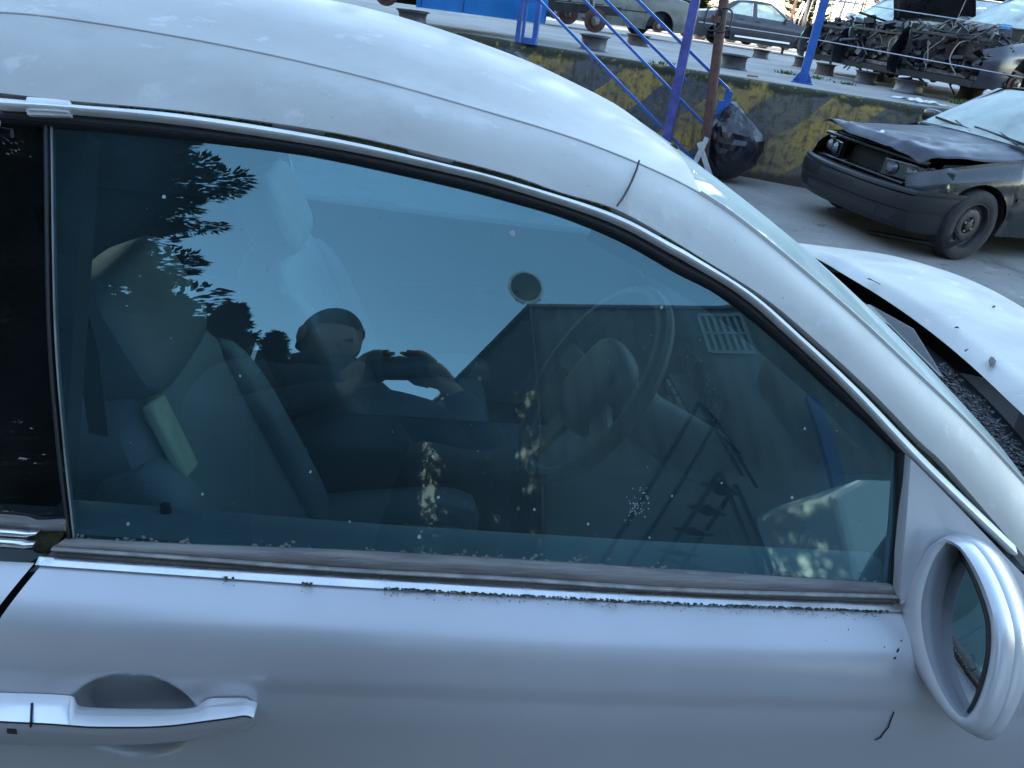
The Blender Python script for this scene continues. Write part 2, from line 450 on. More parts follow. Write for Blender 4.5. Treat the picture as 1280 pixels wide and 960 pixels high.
# drip channel with moss, bright drip moulding, black window seal
CHT = [(0, 123), (89, 131), (233, 144), (420, 174), (560, 206), (640, 227), (763, 266), (840, 305), (868, 321), (940, 367), (1003, 422), (1073, 487), (1160, 577), (1268, 681)]
CHB = [(0, 137), (89, 142), (233, 156), (420, 185), (560, 215), (640, 236), (763, 277), (840, 317), (853, 324), (927, 369), (987, 421), (1060, 490), (1150, 585), (1262, 692)]
SLB = [(0, 152), (57, 157), (167, 167), (333, 186), (420, 200), (560, 231), (640, 252), (707, 272), (780, 303), (847, 341), (900, 369), (970, 424), (1033, 483), (1087, 532), (1123, 567), (1250, 698)]
chn = ribbon([(x, y - 2) for x, y in E0[:-1]], [(x, y + 3) for x, y in CHT[:-1]] + [(1273, 690)], .002, .001, 90, 3)
link('drip_channel', chn, M['moss'], coupe); link('drip_channel', mir(chn), M['dark'], coupe)
trim = ribbon(CHT, CHB, .012, .013, 110, 8, ramp=True)
rt_ = link('drip_moulding', trim, M['alu'], coupe); link('drip_moulding', mir(trim), M['alu'], coupe)
rq = MB().tube([V((p.x, p.y - .012, p.z - .018)) for p in spline(rear0[2:] + [ong(0, 130, .012)], 24)], .006, 6)
link('drip_moulding', rq, M['alu'], coupe)
clip = ribbon([(34, 121), (60, 123), (87, 126)], [(34, 143), (60, 144), (88, 145)], .016, .003, 8, 5, power=.15, base=.014)
link('moulding_clip', clip, M['alu'], rt_)
link('clip_ridge', ribbon([(37, 135), (60, 136), (86, 138)], [(37, 139), (60, 140), (86, 142)], .019, .002, 6, 4), M['alu'], rt_)
seal = ribbon(CHB, SLB, .003, .007, 110, 6)
link('window_seal', seal, M['rubber'], coupe); link('window_seal', mir(seal), M['rubber'], coupe)
lip = ribbon([(x, y - 6) for x, y in SLB[:-1]], [(x, y - 3) for x, y in SLB[:-1]], .006, .004, 110, 4)
link('seal_lip', lip, M['black_plastic'], coupe)

# glass
def sheet(poly, off, nx=24, ny=10):
    """quad of pixel corners (tl, tr, br, bl) on the glass cylinder"""
    rows = []
    for j in range(ny + 1):
        l = V(poly[0]).lerp(V(poly[3]), j / ny); r = V(poly[1]).lerp(V(poly[2]), j / ny)
        rows.append([ong(l.x + (r.x - l.x) * i / nx, l.y + (r.y - l.y) * i / nx, off) for i in range(nx + 1)])
    return MB().grid(rows)
# outline polygon of the door glass filled as strips between top edge and belt
def glass_strip(tops, bots, n=90, m=18):
    t2 = spline([(*p, 0) for p in tops], n); b2 = spline([(*p, 0) for p in bots], n)
    return MB().grid([[ong(lerp(a.x, b.x, k / m), lerp(a.y, b.y, k / m)) for k in range(m + 1)] for a, b in zip(t2, b2)])
gtop = [(58, 150), (167, 160), (333, 178), (420, 192), (560, 222), (640, 243), (707, 263), (780, 294), (847, 332), (900, 361), (970, 416), (1033, 475), (1087, 524), (1130, 572)]
gbot = [(84, 690), (250, 697), (420, 704), (560, 711), (640, 716), (720, 720), (790, 724), (850, 727), (900, 730), (960, 733), (1010, 736), (1050, 738), (1090, 740), (1120, 742)]
gd = glass_strip(gtop, gbot)
link('side_window', gd, M['glass_door'], coupe, fixn=False); link('side_window', mir(gd), M['glass_door'], coupe, fixn=False)
qg = sheet([(-420, 100, 0), (57, 150, 0), (83, 690, 0), (-420, 660, 0)], -.004)
link('quarter_window', qg, M['glass_dark'], coupe); link('quarter_window', mir(qg), M['glass_dark'], coupe)
link('glass_edge_seal', ribbon([(54, 155), (58, 400), (69, 550), (84, 672)], [(61, 156), (64, 400), (75, 550), (89, 673)], .001, .003, 40, 4), M['rubber'], coupe)
link('glass_edge_seal', ribbon([(63, 158), (67, 400), (78, 550), (91, 672)], [(65, 158), (69, 400), (80, 550), (93, 672)], .001, .0015, 40, 3), M['steel'], coupe)
# window frame front edge beside the sail panel
link('window_channel', ribbon([(1121, 562), (1120, 640), (1112, 735)], [(1136, 572), (1132, 640), (1122, 738)], .002, .010, 20, 5), M['rubber'], coupe)

# ---- door skin: belt line and a section that rolls outwards to the shoulder
BELT = [(50, 704), (420, 730), (640, 742), (840, 752), (1122, 763)]
bp = [ong(x, y, .016) for x, y in BELT]
BY = [(p.x, p.y) for p in bp]; BZ = [(p.x, p.z) for p in bp]
def belt(x):
    if x < bp[0].x: return bp[0].y + .05 * (bp[0].x - x) ** 2, bp[0].z + .004 * (bp[0].x - x)
    if x > bp[-1].x: return bp[-1].y + .06 * max(0, x - 1.0) ** 2, bp[-1].z - .03 * (x - bp[-1].x) - .02 * (x - bp[-1].x) ** 2
    return interp(BY, x), interp(BZ, x)
HC = V((165, 897))
TCR = .078
def bodyp(x, t):
    y, z = belt(x)
    dy = -(.066 * (1 - exp(-t / .019)) + .020 * sstep(.0, .16, t) - .0035 * sstep(TCR, TCR + .03, t) - .09 * sstep(.35, .95, t) ** 1.5)
    return V((x, y + dy, z - t))
def ondoor(px, py):
    p = ony(px, py, .67)
    for _ in range(12):
        yb, zb = belt(p.x); q = bodyp(p.x, max(0, zb - p.z)); p = ony(px, py, q.y)
    return p
hc3 = ondoor(165, 893); hr = (ondoor(250, 893).x - ondoor(80, 893).x) / 2
hz = (ondoor(165, 846).z - ondoor(165, 946).z) / 2
hcz = (ondoor(165, 846).z + ondoor(165, 946).z) / 2
def doorp(x, t):
    p = bodyp(x, t)
    u = ((x - hc3.x) / hr) ** 2 + ((p.z - hcz) / hz) ** 2
    if u < 1.25: p.y += .030 * sstep(1.12, .50, u) * 1.0 if False else .030 * (1 - sstep(.55, 1.08, u))
    return p
ts = [0, .002] + [.006 * 1.09 ** k for k in range(36)]
ts = sorted(set([t for t in ts if t < .10])) + [.10 + .0022 * k for k in range(82)] + [.29 + .03 * k for k in range(17)]
xg = lambda t: bp[0].x - .002 - .62 * (1 - exp(-t / .055)) * .09 - .25 * t * t
def strip_rows(xa, xb, n, f, tt=ts):
    return [[f(lerp(xa(t) if callable(xa) else xa, xb(t) if callable(xb) else xb, i / n), t) for i in range(n + 1)] for t in tt]
XF = 1.02
def lipped(rows, dx=.008):
    return rows
dmb = MB().grid(strip_rows(lambda t: xg(t) + .005, XF, 620, doorp))
door = link('door', dmb, M['silver_clean'], coupe, angle=60)
link('door', mir(MB().grid(strip_rows(lambda t: xg(t) + .005, XF, 60, bodyp))), M['silver_clean'], coupe, angle=60)
# wheel arches in the parts that go on beyond the frame
def archfun(xc, r, zc):
    def f(x, t):
        y, z = belt(x); zmin = .30
        if abs(x - xc) < r: zmin = max(zmin, zc + sqrt(r * r - (x - xc) ** 2))
        tt = t / ts[-1] * (z - zmin)
        return bodyp(x, min(tt, .75))
    return f
qmb = MB().grid(strip_rows(-2.25, lambda t: xg(t) - .004, 70, archfun(-1.35, .36, .46)))
link('quarter_panel', qmb, M['silver_clean'], coupe, angle=60); link('quarter_panel', mir(qmb), M['silver_clean'], coupe, angle=60)
fmb = MB().grid(strip_rows(XF + .008, 2.25, 70, archfun(1.62, .36, .46)))
link('front_wing', fmb, M['silver_clean'], coupe, angle=60); link('front_wing', mir(fmb), M['silver_clean'], coupe, angle=60)
# dark body shell behind the joints
inner = MB().grid([[bodyp(x, t) + V((0, .03, 0)) for x in [-2.2 + .1 * k for k in range(45)]] for t in (.012, .06, .15, .30)])
link('inner_shell', inner, M['dark'], coupe); link('inner_shell', mir(inner), M['dark'], coupe)
link('underbody', MB().box((0, CY, .36), (4.3, 1.4, .10)), M['dark'], coupe)
# front and rear ends, deck
front = []
for k in range(13):
    a = k / 12; y = lerp(bodyp(2.25, .2).y, 2 * CY - bodyp(2.25, .2).y, a)
    bulge = .22 * (1 - (2 * a - 1) ** 4)
    front.append([V((2.25 + bulge * s, y, z)) for z, s in ((.88, .55), (.78, .9), (.62, 1), (.45, .95), (.32, .8))])
link('front_bumper', MB().grid(front), M['silver_clean'], coupe)
rr = []
for k in range(13):
    a = k / 12; y = lerp(bodyp(-2.25, .2).y, 2 * CY - bodyp(-2.25, .2).y, a); bulge = .2 * (1 - (2 * a - 1) ** 4)
    rr.append([V((-2.25 - bulge * s, y, z)) for z, s in ((1.06, .5), (.9, .8), (.7, 1), (.5, .95), (.32, .8))])
link('rear_bumper', MB().grid(rr), M['silver_clean'], coupe)
deck = MB().grid([[V((x, lerp(belt(x)[0] - .01, 2 * CY - belt(x)[0] + .01, k / 12), belt(x)[1] + .03 * (1 - (k / 6 - 1) ** 2) + .01)) for k in range(13)] for x in (-2.38, -2.2, -2.0, -1.85)])
link('boot_lid', deck, M['silver'], coupe)
for wx in (-1.35, 1.62):
    for s in (0, 1):
        yy = .72 if s == 0 else 2 * CY - .72
        wh = link('wheel', MB().lathe([(.20, -.1), (.30, -.1), (.325, -.07), (.325, .07), (.30, .1), (.20, .1)], (wx, yy + (.08 if s == 0 else -.08), .325), 'y', 32), M['rubber'], coupe)
        link('rim', MB().lathe([(.02, -.085), (.05, -.09), (.12, -.075), (.19, -.09), (.21, -.09)] if s == 0 else [(.02, .085), (.05, .09), (.12, .075), (.19, .09), (.21, .09)], (wx, yy + (.08 if s == 0 else -.08), .325), 'y', 32), M['steel'], wh)

# ---- belt: dirty rubber seal, light bead, chrome strip; the same on the quarter
GBOT = [(80, 674), (250, 682), (420, 688), (640, 700), (860, 714), (1118, 731)]
BEAD = [(66, 686), (250, 699), (420, 712), (640, 724), (860, 738), (1120, 746)]
bs = link('belt_seal', ribbon(GBOT, BEAD, .004, .007, 90, 6), M['belt_rubber'], door)
link('belt_bead', ribbon([(x, y - 3) for x, y in BEAD], [(x, y + 3) for x, y in BEAD], .010, .005, 90, 5), mat('worn_bead', (.36, .35, .32), .5, .3, var=.4, scale=30), door)
link('belt_gap', ribbon([(x, y + 2) for x, y in BEAD], [(55, 699), (250, 712), (420, 723), (640, 736), (860, 747), (1122, 757)], .006, .002, 90, 4), M['belt_rubber'], door)
link('belt_strip', ribbon([(50, 694), (250, 708), (420, 719), (640, 732), (860, 744), (1124, 754)], [(50, 704), (250, 718), (420, 730), (640, 742), (860, 753), (1124, 762)], .010, .013, 100, 8, ramp=True), M['chrome'], door)
link('quarter_belt_strip', ribbon([(-300, 640), (0, 660), (30, 663), (50, 663)], [(-300, 655), (0, 670), (30, 672), (46, 668)], .012, .006, 30, 6), M['chrome'], coupe)
link('quarter_belt_seal', ribbon([(-300, 628), (0, 645), (40, 652), (82, 650)], [(-300, 640), (0, 660), (35, 664), (82, 664)], .006, .004, 30, 5), M['belt_rubber'], coupe)
link('quarter_belt_strip', ribbon([(-300, 655), (0, 672), (30, 676), (46, 676)], [(-300, 668), (0, 684), (26, 687), (42, 684)], .015, .006, 30, 6), M['chrome'], coupe)
link('joint_filler', ribbon([(44, 664), (60, 660), (84, 662)], [(42, 690), (54, 692), (70, 684)], .001, .002, 10, 4), M['moss'], coupe)
link('joint_filler', ribbon([(50, 696), (24, 712), (-10, 742)], [(54, 703), (34, 716), (2, 750)], -.004, .001, 14, 4), M['dark'], coupe)

link('belt_joint', ribbon([(48, 703), (250, 717), (420, 729), (640, 741), (860, 752), (1124, 761)], [(48, 706), (250, 720), (420, 732), (640, 744), (860, 755), (1124, 764)], .0145, .003, 90, 4), M['moss'], door)
# ---- dried spots and a smear on the glass
spt = random.Random(8); wn = [o for o in COL.objects if o.name.startswith('side_window')][0]
sm_ = mat('dried_spot', (.30, .35, .36), .7)
for (x, y, r_) in [(640, 292, .0045), (205, 246, .0022), (388, 590, .0018), (548, 622, .002), (524, 671, .0026), (827, 384, .002), (541, 571, .0018), (668, 637, .0018), (812, 672, .0015), (437, 652, .0015), (990, 622, .0022), (1006, 536, .0018), (735, 655, .0016), (300, 470, .0015), (253, 618, .0016), (902, 604, .0014), (470, 700, .002), (160, 655, .002), (840, 620, .0015)] + [(spt.uniform(100, 1100), spt.uniform(330, 690), spt.uniform(.0005, .0009)) for _ in range(16)]:
    p = ong(x, y, .0006); nn = gnorm(p)
    if y < interp(SLB, x) + 8: continue
    rt2 = nn.to_track_quat('Z', 'Y').to_matrix()
    link('dried_spot', MB().blob(p, r_, x, .5, 2, 1, (1, 1.2, .18), rt2), sm_, wn)
smr = MB()
for k in range(60):
    u1, v1 = spt.gauss(0, 1), spt.gauss(0, 1); x = 797 + 6 * u1 + 3.5 * v1 * -.8; y = 630 + 11 * v1
    p = ong(x, y, .0006); smr.blob(p, spt.uniform(.0005, .0011), k, .5, 2, 1, (1, 1, .3), gnorm(p).to_track_quat('Z', 'Y').to_matrix())
link('smear', smr, sm_, wn, kind='stuff')
dl = MB()
for k in range(420):
    x = spt.uniform(95, 1110)
    if mnoise.noise(V((x * .013, 2, 8))) < -.05: continue
    y = interp(GBOT, x) - abs(spt.gauss(0, 5)) + 3; p = ong(x, y, .0006)
    dl.blob(p, spt.uniform(.0008, .0026), k, .6, 2, 1, (1.3, 1, .22), gnorm(p).to_track_quat('Z', 'Y').to_matrix())
link('dirt_edge', dl, mat('dried_dirt', (.20, .20, .17), .9, 0, var=.4, scale=60), wn, kind='stuff')
# ---- moss along the joints: many small cushions, one growth
ms = MB(); rnd = random.Random(3)
for k in range(3000):
    if rnd.random() < .5:
        u = rnd.random() ** .8; x = lerp(150, 900, u)
        if mnoise.noise(V((x * .012, 3, 1))) < -.1: continue
        y = interp(E0, x) + rnd.uniform(1.5, 6.5); p = ong(x, y, .007)
        r = rnd.uniform(.0012, .0032)
    else:
        x = rnd.uniform(230, 1110)
        if mnoise.noise(V((x * .01, 9, 4))) < (-.35 if x > 480 else .05): continue
        y = interp(BELT, x) + rnd.uniform(-.5, 2.5) + (rnd.random() ** 6) * 12; p = ondoor(x, y) ; r = rnd.uniform(.0006, .0016) * (1 if y - interp(BELT, x) < 4 else .5)
    ms.blob(p, r, k, .5, 2, 1, (1.4, 1, .8))
link('moss', ms, M['moss'], coupe, kind='stuff')

# ---- scratch and grime marks on the door
def onskin(px, py): return ondoor(px, py) + V((0, -.0012, 0))
link('scratch', MB().tube([onskin(x, y) for x, y in ((1117, 889), (1113, 899), (1110, 908), (1104, 915), (1100, 921), (1093, 924))], .0009, 5), M['dark'], door)
for (x, y, r_) in ((1122, 812, .004), (1118, 822, .003), (1126, 800, .002), (1105, 808, .0015), (1060, 786, .0015), (1032, 800, .001)):
    link('grime_spot', MB().blob(onskin(x, y), r_, x, .6, 2, 1, (.5, .15, 1)), M['moss'], door)
# ---- handle
def doorn(off):
    def f(px, py):
        p = ony(px, py, hc3.y - off); return p, V((0, -1, 0))
    return f
HT = [(-60, 873), (0, 877), (60, 879), (86, 882), (93, 893), (120, 896), (180, 897), (232, 896), (248, 890), (258, 884), (285, 883), (306, 884), (316, 892)]
HB = [(-60, 928), (0, 930), (60, 932), (100, 932), (130, 931), (160, 930), (190, 929), (215, 927), (240, 924), (262, 920), (285, 916), (306, 911), (317, 902)]
HM = [(-60, 897), (0, 901), (60, 904), (86, 906), (100, 907), (120, 908), (180, 908), (215, 906), (240, 903), (262, 900), (285, 897), (306, 894), (317, 897)]
hx_ = [-60 + 377 * k / 110 for k in range(111)]
def dense(P):
    q = spline([(*p, 0) for p in P], 400); q = [(p.x, p.y) for p in q]
    return [(x, interp(q, x)) for x in hx_]
HT, HM, HB = dense(HT), dense(HM), dense(HB)
hnd = link('door_handle', ribbon(HM, HB, 0, .006, 80, 8, raw=True, surf=doorn(.031), surf2=doorn(.010), base=.02), M['silver_clean'], door, angle=60)
link('handle_chrome', ribbon(HT, HM, 0, .002, 80, 6, surf=doorn(.010), surf2=doorn(.0322), base=.012, raw=True), M['bright'], hnd, angle=60)
link('handle_ridge', MB().tube([ony(p[0], p[1] + 1.5, hc3.y - .0335) for p in HM[:-1]], .0010, 5), M['dark'], hnd)
link('handle_joint', MB().tube([ony(40, 879, hc3.y - .0118), ony(39, 902, hc3.y - .0338), ony(38, 915, hc3.y - .0285), ony(38, 931, hc3.y - .0105)], .0014, 5), M['dark'], hnd)
link('lock_mark', ribbon([(9, 907), (21, 908)], [(9, 917), (21, 918)], 0, .001, 4, 3, power=.1, surf=doorn(.031), base=.006), M['black_plastic'], hnd)

# ---- sail panel and wing mirror
sp2 = [(1133, 568), (1165, 600), (1200, 636), (1238, 676), (1258, 697), (1290, 730), (1290, 800), (1240, 800), (1180, 790), (1130, 765), (1120, 740), (1124, 690), (1129, 630)]
sv = [ong(x, y, .014) for x, y in sp2]; cc = sum(sv, V()) / len(sv)
sm = MB(); nsp = len(sv)
rows = [[q for q in sv], [q.lerp(cc, .03) + gnorm(q) * .006 for q in sv], [q.lerp(cc, .35) + gnorm(q) * .007 for q in sv], [q.lerp(cc, .7) + gnorm(q) * .006 for q in sv], [cc + gnorm(cc) * .004 for q in sv]]
rows = [[q - gnorm(q) * .03 for q in sv]] + rows
sm.grid(rows, closed=True)
link('sail_panel', sm, M['silver_clean'], coupe, angle=50)
MP = V((.700, .640, 1.045)); MN = V((-.90, -.25, .34)).normalized()
OUT = [(1181, 671), (1160, 684), (1140, 715), (1127, 757), (1132, 800), (1148, 840), (1170, 878), (1192, 903), (1214, 912), (1236, 884), (1250, 838), (1253, 792), (1242, 747), (1224, 708), (1203, 681)]
INN = [(1186, 681), (1174, 703), (1165, 735), (1162, 765), (1165, 800), (1174, 838), (1189, 872), (1207, 894), (1220, 878), (1231, 846), (1237, 812), (1236, 775), (1226, 741), (1213, 711), (1199, 687)]
mo = spline([(*p, 0) for p in OUT + OUT[:1]], 49)[:-1]; mi = spline([(*p, 0) for p in INN + INN[:1]], 49)[:-1]
o3 = [onplane(p.x, p.y, MP, MN) for p in mo]; i3 = [onplane(p.x, p.y, MP, MN) for p in mi]
oc = sum(o3, V()) / 48; FWD = -MN
def ring(s, d, sh=V()): return [oc + (q - oc) * s + FWD * d + sh for q in o3]
hs = MB()
rim_in = [a.lerp(b, .55) - FWD * .004 for a, b in zip(o3, i3)]
bz = MB().grid([[q + FWD * .050 for q in i3], [q + FWD * .006 for q in i3], [b.lerp(a, .12) - FWD * .002 for a, b in zip(o3, i3)], [b.lerp(a, .25) - FWD * .0035 for a, b in zip(o3, i3)]], closed=True)
hs.grid([[b.lerp(a, .25) - FWD * .0035 for a, b in zip(o3, i3)], [b.lerp(a, .7) - FWD * .006 for a, b in zip(o3, i3)], o3, ring(1.035, .010), ring(1.05, .022)], closed=True)
mirr = link('wing_mirror', hs, M['silver_clean'], coupe, angle=80)
h2 = MB().grid([ring(1.04, .0235), ring(1.075, .027), ring(1.10, .045), ring(1.04, .085, V((0, .015, 0))), ring(.86, .12, V((0, .03, 0))), ring(.5, .145, V((0, .04, 0))), ring(.05, .152, V((0, .05, 0)))], closed=True)
link('mirror_shell', h2, M['silver_clean'], mirr, angle=60)
ic = sum(i3, V()) / 48
link('mirror_bezel', bz, M['bezel'], mirr, angle=80)
dc = ray(1200, 790); oc_ = onplane(1200, 790, MP + FWD * .026, MN)
gnm = ((V((.42, .752, 1.060)) - oc_).normalized() - dc).normalized()          # glass turned to the car's flank
def onmir(q):
    d = (q - CAM).normalized(); return CAM + d * ((oc_ - CAM).dot(gnm) / d.dot(gnm))
mg = MB(); mg.add([onmir(q) for q in i3] + [onmir(ic)], [(k, (k + 1) % 48, 48) for k in range(48)])
link('mirror_glass', mg, M['mirror'], mirr, smooth=False)
gs = MB().tube([onmir(q) - FWD * .002 for q in i3], .0035, 6, closed=True); link('mirror_seal', gs, M['rubber'], mirr)
ft = MB().tube([oc + FWD * .115 + V((0, .03, 0)), oc.lerp(ong(1215, 765, .01), .6) + FWD * .085, ong(1225, 770, -.02)], [.035, .035, .045], 12)
link('mirror_foot', ft, M['silver_clean'], mirr)

# ---- bonnet, scuttle
HR = [(1012, 316), (1045, 333), (1078, 352), (1111, 381), (1166, 411), (1205, 444), (1280, 510)]
hr3 = [onz(x, y, 1.125) for x, y in HR]
ys_ = sorted([(p.y, p.x) for p in hr3])
def hood_rear(y):
    d = abs(y - CY)
    return 1.135 - .20 * d * d - .25 * max(0, d - .5) ** 2
def hoodz(x, y):
    d = (y - CY) / .75; s = max(0, x - 1.1); u = max(0, s - .28)
    dr = .6 * u * u if u < .35 else .0735 + .42 * (u - .35)
    return 1.137 - .028 * d * d - .03 * d ** 6 - .02 * s - dr + .006 * exp(-((abs(d) - .62) / .12) ** 2)
rows = []
for i in range(31):
    t = i / 30
    row = []
    for k in range(41):
        y = lerp(.80, 2 * CY - .80, k / 40); x0 = hood_rear(y); x = lerp(x0, 2.30 - .25 * ((y - CY) / .74) ** 4, t)
        row.append(V((x, y, hoodz(x, y) + (.006 if i == 0 else .0) - (.02 if i == 0 else 0))))
    rows.append(row)
hood = link('bonnet', MB().grid(rows), M['silver'], coupe, angle=60)
# wing tops closing the body to the bonnet
wt = MB().grid([[bodyp(x, .004), bodyp(x, 0) + V((0, .012, .004)), V((x, lerp(belt(x)[0], .797, .6), lerp(belt(x)[1] + .006, hoodz(max(x, 1.0), .80) - .004, .75))), V((x, .797, hoodz(max(x, 1.0), .80) - .006)), V((x, .80, hoodz(max(x, 1.0), .80) - .06))] for x in [.93 + .045 * k for k in range(30)]])
link('wing_top', wt, M['silver_clean'], coupe, angle=60); link('wing_top', mir(wt), M['silver_clean'], coupe, angle=60)
# scuttle panel
rows = []
for k in range(41):
    y = lerp(.84, 2 * CY - .84, k / 40); xb = hood_rear(y)
    rows.append([V((xb - .30, y, 1.03 - .03 * abs((y - CY) / .7) ** 2)), V((xb - .13, y, 1.108 - .03 * ((y - CY) / .7) ** 2)), V((xb - .02, y, 1.088 - .035 * ((y - CY) / .7) ** 2)), V((xb + .03, y, 1.075 - .04 * ((y - CY) / .7) ** 2)), V((xb + .06, y, .98))])
cowl = link('scuttle_panel', MB().grid(rows), M['black_plastic'], coupe)
def cowlp(u, y, up=.002):
    xb = hood_rear(y); return V((xb - .13 + .11 * u, y, 1.108 - .02 * u - (.03 + .005 * u) * ((y - CY) / .7) ** 2 + up))
slots = MB(); rnd = random.Random(5)
for j in range(34):
    y = .90 + .0165 * j
    for u in (.12, .30, .48, .66, .84):
        a = cowlp(u - .06, y); b = cowlp(u + .06, y)
        slots.beam(a, b, .010, .003)
link('intake_slots', slots, M['dark'], cowl, smooth=False, kind='stuff')
lit = MB()
for j in range(2600):
    y = rnd.uniform(.95, 1.40); u = rnd.uniform(-.1, 1.1) ; p = cowlp(u, y, rnd.uniform(.002, .010))
    if mnoise.noise(p * 11) < -.12: continue
    a = rnd.uniform(0, 2 * pi); L_ = rnd.uniform(.0015, .006)
    d = V((cos(a), sin(a), rnd.uniform(-.3, .5))) * L_; s_ = V((-sin(a), cos(a), .3)) * L_ * .25
    lit.add([p - d, p + s_, p + d, p - s_], [(0, 1, 2, 3)])
link('leaf_litter', lit, mat('dry_leaf_litter', (.035, .033, .035), .9, 0, col2=(.15, .15, .15), scale=90), cowl, kind='stuff')
wip = MB(); a = cowlp(.35, 1.66, .006); b = cowlp(.4, 1.48, .012); c = cowlp(.35, 1.28, .006)
wip.prism([a + V((-.03, 0, 0)), a + V((.035, 0, .0)), b + V((.03, 0, .012)), c + V((.006, 0, 0)), c + V((-.006, 0, 0)), b + V((-.03, 0, .01))], (0, 0, .012))
wp = link('wiper_cover', wip, M['black_plastic'], coupe, bevel=.004)
link('wiper_arm', MB().tube([cowlp(-.25, 1.15, .022), cowlp(-.3, .99, .03), cowlp(-.1, .90, .024), cowlp(.1, .82, .01)], [.006, .008, .009, .01], 8), M['black_plastic'], coupe)
link('scuttle_cover', MB().prism([cowlp(-.2, 2.0, .004), cowlp(.8, 2.0, .004), cowlp(.85, 1.68, .006), cowlp(-.1, 1.72, .008)], (0, 0, .006)), M['black_plastic'], coupe, bevel=.004)

# ---- cabin
def rotY(a): return Matrix.Rotation(a, 3, 'Y')
def seat(y, side, headpx):
    tilt = radians(-24); R3 = rotY(tilt)
    hx, hz_ = headpx
    st = MB(); squad(st, (hx + .33, y, hz_ - .62), (.27, .25, .085), .5, .35, rotY(radians(-8)))
    s0 = link('seat_cushion', st, M['leather'], coupe)
    for s in (-1, 1):
        link('cushion_bolster', squad(MB(), (hx + .34, y + s * .225, hz_ - .575), (.27, .055, .075), .6, .5, rotY(radians(-10))), M['leather'], s0)
    up = V((sin(tilt), 0, cos(tilt)))
    bc = V((hx + .10, y, hz_ - .36))
    sb = link('seat_backrest', squad(MB(), bc, (.075, .235, .31), .45, .35, R3), M['leather'], coupe)
    for s in (-1, 1):
        link('back_bolster', squad(MB(), bc + V((.045, s * .205, -.03)), (.075, .06, .27), .6, .6, R3), M['leather'], sb)
    hd = link('headrest', squad(MB(), V((hx, y, hz_)), (.055, .15, .10), .45, .42, R3), M['leather'], coupe)
    for s in (-1, 1):
        link('headrest_post', MB().tube([V((hx + .01, y + s * .06, hz_ - .06)), V((hx + .035, y + s * .06, hz_ - .14))], .006, 8), M['chrome'], hd)
hp1 = ony(172, 395, 1.16); hp2 = ony(345, 262, 1.92)
seat(1.16, 0, (hp1.x, hp1.z)); seat(1.92, 1, (hp2.x, hp2.z))
# belt guide on the near seat's shoulder
bg = ony(190, 556, 1.02); Rb = Matrix.Rotation(radians(-12), 3, 'X') @ rotY(radians(-24))
gdm = MB(); gdm.box(bg, (.055, .04, .10), Rb); gdm.box(bg + Rb @ V((.036, -.010, .004)), (.018, .060, .125), Rb)
bgo = link('belt_guide', gdm, M['pale_plastic'], coupe, bevel=.006)
link('guide_slot', MB().box(bg + Rb @ V((-.004, -.0205, .016)), (.022, .004, .052), Rb), M['dark'], bgo)
bk = ony(507, 617, 1.45)
bko = link('belt_buckle', MB().box(bk, (.05, .03, .035), rotY(.5)), M['leather_dark'], coupe, bevel=.005)
link('buckle_button', MB().box(bk + V((.012, 0, .022)), (.03, .022, .008), rotY(.5)), mat('dull_red_button', (.16, .05, .07), .5), bko)
# rear bench, floor, tunnel, dashboard, door cards
rb = link('rear_bench', squad(MB(), (-1.15, CY, .80), (.09, .62, .32), .4, .3, rotY(radians(-22))), M['leather'], coupe)
link('rear_cushion', squad(MB(), (-.85, CY, .55), (.28, .6, .1), .4, .3), M['leather'], rb)
link('parcel_shelf', MB().box((-1.45, CY, 1.0), (.5, 1.2, .03)), M['dash'], coupe)
link('cabin_floor', MB().box((0, CY, .425), (2.6, 1.45, .03)), M['dash'], coupe)
link('firewall', MB().box((1.12, CY, .74), (.03, 1.4, .62)), M['dash'], coupe)
link('centre_tunnel', squad(MB(), (.25, CY, .58), (.6, .11, .16), .3, .3), M['dash'], coupe)
dsh = MB(); rows = []
for k in range(25):
    y = lerp(.80, 2 * CY - .80, k / 24); d = abs(y - CY) / .74
    hump = .035 * exp(-((y - 1.2) / .16) ** 2)
    rows.append([V((1.1, y, 1.07 - .03 * d * d)), V((.86, y, 1.055 + hump - .02 * d * d)), V((.70, y, 1.03 + hump - .02 * d * d)), V((.655, y, .98 + hump)), V((.66, y, .90)), V((.70, y, .72)), V((.80, y, .55)), V((1.1, y, .5))])
dash = link('dashboard', MB().grid(rows), M['dash'], coupe, angle=60)
for vy in (.90, 1.44, 1.62, 2.18):
    vn = link('air_vent', MB().box((.652, vy, .945), (.012, .13, .062)), M['dark'], dash)
    for k in range(6):
        link('vent_slat', MB().box((.6445, vy - .05 + .02 * k, .945), (.004, .0022, .058)), M['chrome'], vn)
# centre stack with pale switch rows
stk = link('centre_stack', MB().box((.66, CY, .80), (.04, .22, .20), rotY(-.25)), M['dash'], dash)
for r_ in range(4):
    for k in range(5):
        link('switch', MB().box((.636 + .012 * (r_ - 1.5) * -1, CY - .085 + .0425 * k, .735 + .045 * r_), (.012, .034, .026), rotY(-.25)), M['doorcard'], stk)
